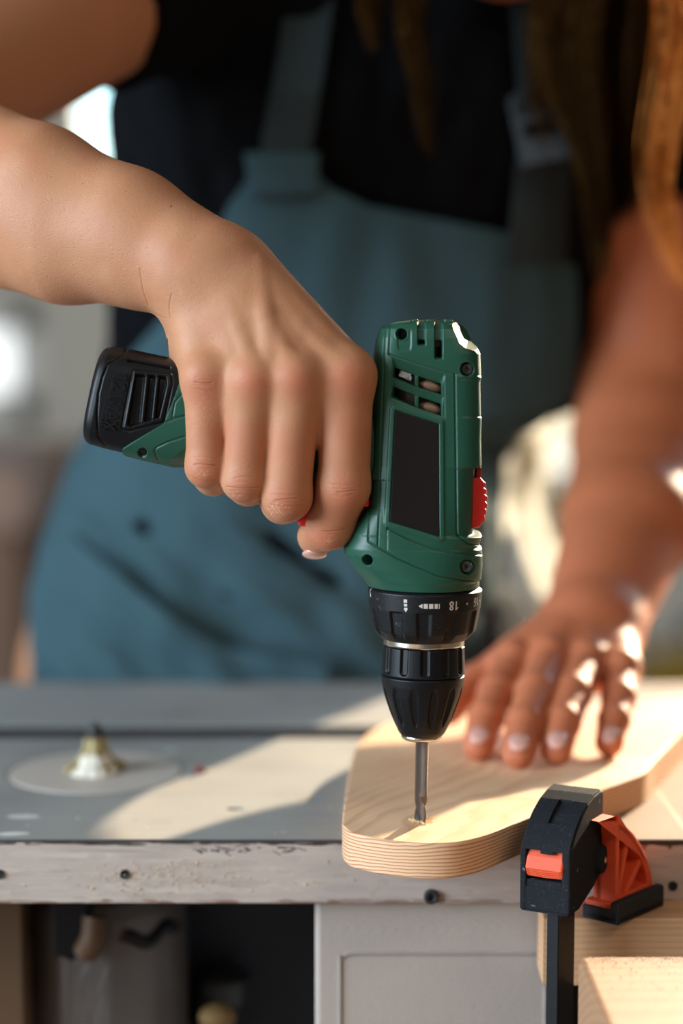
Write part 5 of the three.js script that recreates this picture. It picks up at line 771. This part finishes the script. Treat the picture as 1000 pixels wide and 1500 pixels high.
// ---- clothing
const cloth = (c, o = {}) => new THREE.MeshPhysicalMaterial({ color: hex(c), roughness: 0.92, specularIntensity: 0.25, sheen: 0.2, sheenRoughness: 0.6, sheenColor: hex(c), bumpMap: scaled(weaveTex, 0.02), bumpScale: 0.00025, side: THREE.DoubleSide, ...o });
const shirtMat = cloth('#050609', { sheen: 0 }), apronMat = cloth('#3b535b'), strapMat = cloth('#333d41'), trouserMat = cloth('#2a3038');
{
  const dirR = ELR.clone().sub(SHR), hemR = SHR.clone().addScaledVector(dirR, 0.30), sleeveR = cap3(SHR, 0.062, hemR, 0.056), axR = dirR.clone().normalize();
  const dirL = ELL.clone().sub(SHL), hemL = SHL.clone().addScaledVector(dirL, 0.46), sleeveL = cap3(SHL, 0.064, hemL, 0.056), axL = dirL.clone().normalize();
  const cut = (f, h, a) => (x, y, z) => Math.max(f(x, y, z), (x - h.x) * a.x + (y - h.y) * a.y + (z - h.z) * a.z);
  const sR = cut(sleeveR, hemR, axR), sL = cut(sleeveL, hemL, axL), neckHole = cap3(V(0.045, 1.36, -1.22), 0.062, V(0.045, 1.32, -1.23), 0.062);
  const shirt = (x, y, z) => { let d = Math.max(trunk(x, y, z, 0.006), 0.9 - y); for (const s of shoulders) d = smin(d, s(x, y, z) - 0.007, 0.04); d = smin(smin(d, sR(x, y, z), 0.02), sL(x, y, z), 0.02); d += 0.004 * noise3(x * 14, y * 9, z * 14) + 0.002 * noise3(x * 40, y * 18, z * 40); return Math.max(d, -neckHole(x, y, z)); };
  const g = surfaceNets(shirt, V(-0.3, 0.86, -1.55), V(0.36, 1.42, -0.98), 0.006); mesh('t_shirt', planarUv(g, 'xy'), shirtMat, person, 'black t-shirt');
  const trousers = (x, y, z) => Math.max(Math.min(legs[0](x, y, z) - 0.012, legs[1](x, y, z) - 0.012, trunk(x, y, z, 0.002)) + 0.003 * noise3(x * 20, y * 12, z * 20), y - 0.95, 0.07 - y);
  mesh('trousers', planarUv(surfaceNets(trousers, V(-0.32, 0.04, -1.55), V(0.26, 0.98, -1.15), 0.009), 'xy'), trouserMat, person);
  const shoe = (s) => (x, y, z) => Math.max(cap3(V(-0.035 + s * 0.1, 0.05, -1.38), 0.05, V(-0.035 + s * 0.117, 0.04, -1.22), 0.042)(x, y, z), -y + 0.001, y - 0.09);
  for (const s of [-1, 1]) mesh('shoe', planarUv(surfaceNets(shoe(s), V(-0.3, -0.02, -1.5), V(0.25, 0.12, -1.1), 0.006), 'xz'), M.blackRubber, person);
  // cloth laid over the front of the trunk: rows of left and right edges in the photo at the apron's distance
  const AF = 1.225;
  const frontZ = (x, y, off) => { const [cx, cz, a, b] = torsoRow(y), u = clamp(Math.abs(x - cx) / (a + 0.014), 0, 1); return cz + (b + off) * Math.pow(Math.max(0.004, 1 - u ** 2.3), 1 / 2.3); };
  const folds = (x, y) => { const k = sstep(1.06, 0.9, y), s = (x * 0.55 + y * 0.85); return 0.0065 * k * noise3(s * 24, (x - y) * 4, 2) + 0.004 * k * noise3(s * 48, (x - y) * 9, 5) + 0.0022 * noise3(x * 22, y * 10, 9); };
  function sheet(left, right, v0, v1, nu, nv, off, top, thick = 0.0016, fold = folds) {
    const L = table(left), R = table(right), pos = [], uv = [], idx = [];
    for (let j = 0; j <= nv; j++) for (let i = 0; i <= nu; i++) { const u = i / nu, v = j / nv, py0 = top ? top(u)[0] : v0, py = mix(py0, v1, v), xl = L(py)[0], xr = R(py)[0], p = at(mix(xl, xr, u), py, AF); const z = frontZ(p.x, p.y, off) + fold(p.x, p.y); pos.push(p.x, p.y, z); uv.push(p.x, p.y); }
    const W = nu + 1, N = pos.length / 3; for (let k = 0; k < N; k++) { pos.push(pos[3 * k], pos[3 * k + 1], pos[3 * k + 2] - thick); uv.push(uv[2 * k], uv[2 * k + 1]); }
    for (let j = 0; j < nv; j++) for (let i = 0; i < nu; i++) { const a = j * W + i; idx.push(a, a + W, a + 1, a + 1, a + W, a + W + 1, N + a, N + a + 1, N + a + W, N + a + 1, N + a + W + 1, N + a + W); }
    const rim = (a, b) => idx.push(a, b, N + a, b, N + b, N + a); for (let i = 0; i < nu; i++) { rim(i, i + 1); rim(nv * W + i + 1, nv * W + i); } for (let j = 0; j < nv; j++) { rim((j + 1) * W, j * W); rim(j * W + nu, (j + 1) * W + nu); }
    const g = new THREE.BufferGeometry(); g.setAttribute('position', new THREE.Float32BufferAttribute(pos, 3)); g.setAttribute('uv', new THREE.Float32BufferAttribute(uv, 2)); g.setIndex(idx); g.computeVertexNormals(); return g;
  }
  const aL = [[230, 368], [300, 345], [400, 300], [470, 235], [560, 150], [630, 104], [700, 62], [800, 30], [900, 18], [1005, 26], [1400, 20]], aR = [[300, 838], [385, 840], [450, 848], [550, 853], [590, 850], [640, 800], [700, 762], [800, 756], [900, 762], [1005, 772], [1400, 800]];
  const ap = mesh('apron', sheet(aL, aR, 300, 1400, 110, 150, 0.012, table([[0, 305], [0.04, 262], [0.08, 250], [0.2, 254], [0.28, 284], [0.4, 308], [0.6, 326], [0.8, 344], [0.9, 356], [1, 392]])), apronMat, person, 'teal grey work apron with bib');
  mesh('bib_hem', sheet([[230, 368], [300, 345], [420, 300]], [[300, 838], [420, 842]], 300, 420, 80, 3, 0.0135, table([[0, 304], [0.04, 261], [0.08, 249], [0.2, 253], [0.28, 283], [0.4, 307], [0.6, 325], [0.8, 343], [0.9, 355], [1, 391]])).scale(1, 1, 1), apronMat, ap).geometry.setDrawRange(0, 0);
  ap.remove(ap.children[0]);
  mesh('pocket', sheet([[800, 92], [1400, 60]], [[800, 470], [1400, 520]], 880, 1400, 60, 50, 0.021, table([[0, 790], [0.22, 836], [0.3, 862], [0.62, 940], [1, 962]]), 0.0016, (x, y) => folds(x, y) + 0.006 * sstep(0.96, 0.9, y)), apronMat, ap, 'slanted front pocket');
  for (const [l, r, v0, v1, n] of [[[[-200, 470], [0, 428], [120, 410], [240, 388], [300, 382]], [[-200, 530], [0, 494], [120, 478], [240, 458], [300, 452]], -190, 300, 'strap'], [[[-200, 700], [0, 728], [140, 740], [240, 742], [390, 734]], [[-200, 770], [0, 796], [140, 820], [240, 826], [390, 822]], -190, 388, 'strap']]) mesh(n, sheet(l, r, v0, v1, 10, 60, 0.0165), strapMat, ap);
  mesh('strap_patch', sheet([[230, 366], [300, 374]], [[230, 470], [300, 466]], 236, 292, 12, 8, 0.0185), apronMat, ap);
  const bk = at(794, 186, 1.165); const fr = new THREE.Shape([[-0.018, -0.021], [0.018, -0.021], [0.018, 0.021], [-0.018, 0.021]].map(([x, y]) => new THREE.Vector2(x, y))); fr.holes.push(new THREE.Path([[-0.013, -0.006], [-0.013, 0.002], [0.013, 0.002], [0.013, -0.006]].map(([x, y]) => new THREE.Vector2(x, y))));
  mesh('buckle', extrude(fr, 0.003, 0.0008).rotateZ(0.22).rotateX(-0.15).translate(bk.x, bk.y, frontZ(bk.x, bk.y, 0.0215)), std(hex('#3c4852'), 0.5, { metalness: 0.4 }), ap, 'grey metal strap buckle');
  // waist tie at her left side: band and hanging tails
  const ribbon = (pts, w, wig = 0.004) => { const c = new THREE.CatmullRomCurve3(pts), n = 60, pos = [], uv = [], idx = []; for (let i = 0; i <= n; i++) { const p = c.getPoint(i / n), t = c.getTangent(i / n), s = V(t.y, -t.x, 0.35).normalize(); for (let k = 0; k <= 6; k++) { const q = k / 6 - 0.5; pos.push(p.x + s.x * q * w, p.y + s.y * q * w, p.z + s.z * q * w + wig * Math.cos(k * 1.9 + i * 0.12)); uv.push(k / 6 * w, i / n); } } for (let i = 0; i < n; i++) for (let k = 0; k < 6; k++) { const a = i * 7 + k; idx.push(a, a + 7, a + 1, a + 1, a + 7, a + 8); } const g = new THREE.BufferGeometry(); g.setAttribute('position', new THREE.Float32BufferAttribute(pos, 3)); g.setAttribute('uv', new THREE.Float32BufferAttribute(uv, 2)); g.setIndex(idx); g.computeVertexNormals(); return g; };
  const tieMat = cloth('#cfcdc2', { transmission: 0.65, thickness: 0, roughness: 0.95, sheen: 0 });
  mesh('waist_tie', [ribbon([at(842, 584, 1.44), at(800, 608, 1.43), at(765, 650, 1.43), at(732, 704, 1.42)], 0.027), ribbon([at(782, 630, 1.44), at(778, 720, 1.435), at(792, 800, 1.43), at(806, 872, 1.43)], 0.027, 0.005), ribbon([at(778, 660, 1.44), at(758, 730, 1.43), at(722, 780, 1.43)], 0.018)], tieMat, ap, 'pale sunlit waist tie');
}
// ---- hair: a cap over the skull and long hanging locks of single strands
{
  const hairMat = new THREE.MeshPhysicalMaterial({ color: new THREE.Color(0.5, 0.24, 0.075), side: THREE.DoubleSide, vertexColors: true, roughness: 0.7, specularIntensity: 0.4, transmission: 0.7, thickness: 0, specularColor: new THREE.Color(1, 0.8, 0.55) });
  const faceCut = ell(HEADC.clone().add(V(-0.005, -0.045, 0.11)), V(0.068, 0.09, 0.07));
  const capF = (x, y, z) => Math.max(skull(x, y, z) - 0.012 + 0.003 * noise3(x * 60, y * 14, z * 60), -faceCut(x, y, z), HEADC.y - 0.09 - y);
  const hair = mesh('hair', planarUv(surfaceNets(capF, HEADC.clone().add(V(-0.1, -0.12, -0.12)), HEADC.clone().add(V(0.1, 0.13, 0.12)), 0.005), 'xy'), std(new THREE.Color(0.1, 0.04, 0.016), 0.5), person, 'long brown hair');
  const strand = (c, off, len, r, out) => { const n = 16, P = [], tw = rr(0, 6.28), wv = rr(0.3, 1); for (let i = 0; i <= n; i++) { const t = i / n * len, p = c.getPoint(t), sp = Math.pow(1 - 0.82 * t, 0.7) * (1 + 0.25 * Math.sin(t * 5 + tw)); P.push(V(p.x + off.x * sp + 0.0016 * wv * Math.sin(t * 9 + tw), p.y + off.y * 0.3, p.z + off.z * sp + 0.0016 * wv * Math.cos(t * 8 + tw))); } for (let i = 0; i <= n; i++) { const rad = r * (1 - 0.6 * i / n), p = P[i]; const an = tw + i * 0.12; for (const s of [-1, 1]) { out.pos.push(p.x + s * rad * Math.cos(an), p.y, p.z + s * rad * Math.sin(an)); out.nor.push(-Math.sin(an), 0, Math.cos(an)); out.col.push(out.tone, out.tone, out.tone); } if (i < n) { const b = out.base + i * 2; out.idx.push(b, b + 1, b + 2, b + 1, b + 3, b + 2); } } out.base += (n + 1) * 2; };
  function lock(pts, rad, count, r = 0.00034, sunTone = 1) { const c = new THREE.CatmullRomCurve3(pts.map(([x, y, f]) => at(x, y, f))), out = { pos: [], nor: [], idx: [], col: [], base: 0, tone: 1 }; for (let i = 0; i < count; i++) { const a = rr(0, 6.28), q = Math.sqrt(rnd()) * rad; out.tone = rr(0.42, 1.0) * sunTone; strand(c, V(q * Math.cos(a), rr(-0.01, 0.01), q * Math.sin(a) * 0.7), rr(0.72, 1), r, out); } const g = new THREE.BufferGeometry(); g.setAttribute('position', new THREE.Float32BufferAttribute(out.pos, 3)); g.setAttribute('normal', new THREE.Float32BufferAttribute(out.nor, 3)); g.setAttribute('uv', new THREE.BufferAttribute(new Float32Array(out.pos.length / 3 * 2), 2)); g.setAttribute('color', new THREE.Float32BufferAttribute(out.col, 3)); g.setIndex(out.idx); mesh('hair_lock', g, hairMat, hair); }
  lock([[660, -330, 1.11], [575, -140, 1.1], [545, 0, 1.1], [546, 78, 1.1]], 0.011, 240);
  lock([[690, -340, 1.11], [630, -150, 1.1], [600, 20, 1.1], [618, 120, 1.1], [628, 230, 1.1]], 0.012, 260);
  lock([[880, -340, 1.15], [850, -120, 1.13], [810, 60, 1.13], [866, 240, 1.14], [886, 420, 1.14]], 0.018, 300);
  lock([[890, -340, 1.15], [880, -120, 1.13], [850, 60, 1.13], [870, 200, 1.14], [876, 360, 1.14]], 0.022, 460);
  lock([[895, -340, 1.16], [920, -120, 1.14], [920, 60, 1.14], [915, 200, 1.15], [912, 330, 1.15]], 0.022, 640);
  lock([[900, -340, 1.16], [965, -140, 1.08], [996, 0, 1.07], [988, 110, 1.07], [968, 220, 1.07], [968, 310, 1.07], [990, 385, 1.07], [1010, 430, 1.07]], 0.0165, 150, 0.0003, 1.9);  // paler tone puts sunlight into the colour of this lock
  lock([[870, -340, 1.14], [810, -140, 1.13], [800, 20, 1.13], [790, 120, 1.14], [800, 230, 1.14]], 0.012, 110);
}
person.position.set(-0.035, 0, -1.35); person.children.forEach((c) => c.position.sub(person.position));
renderer.render(scene, camera);
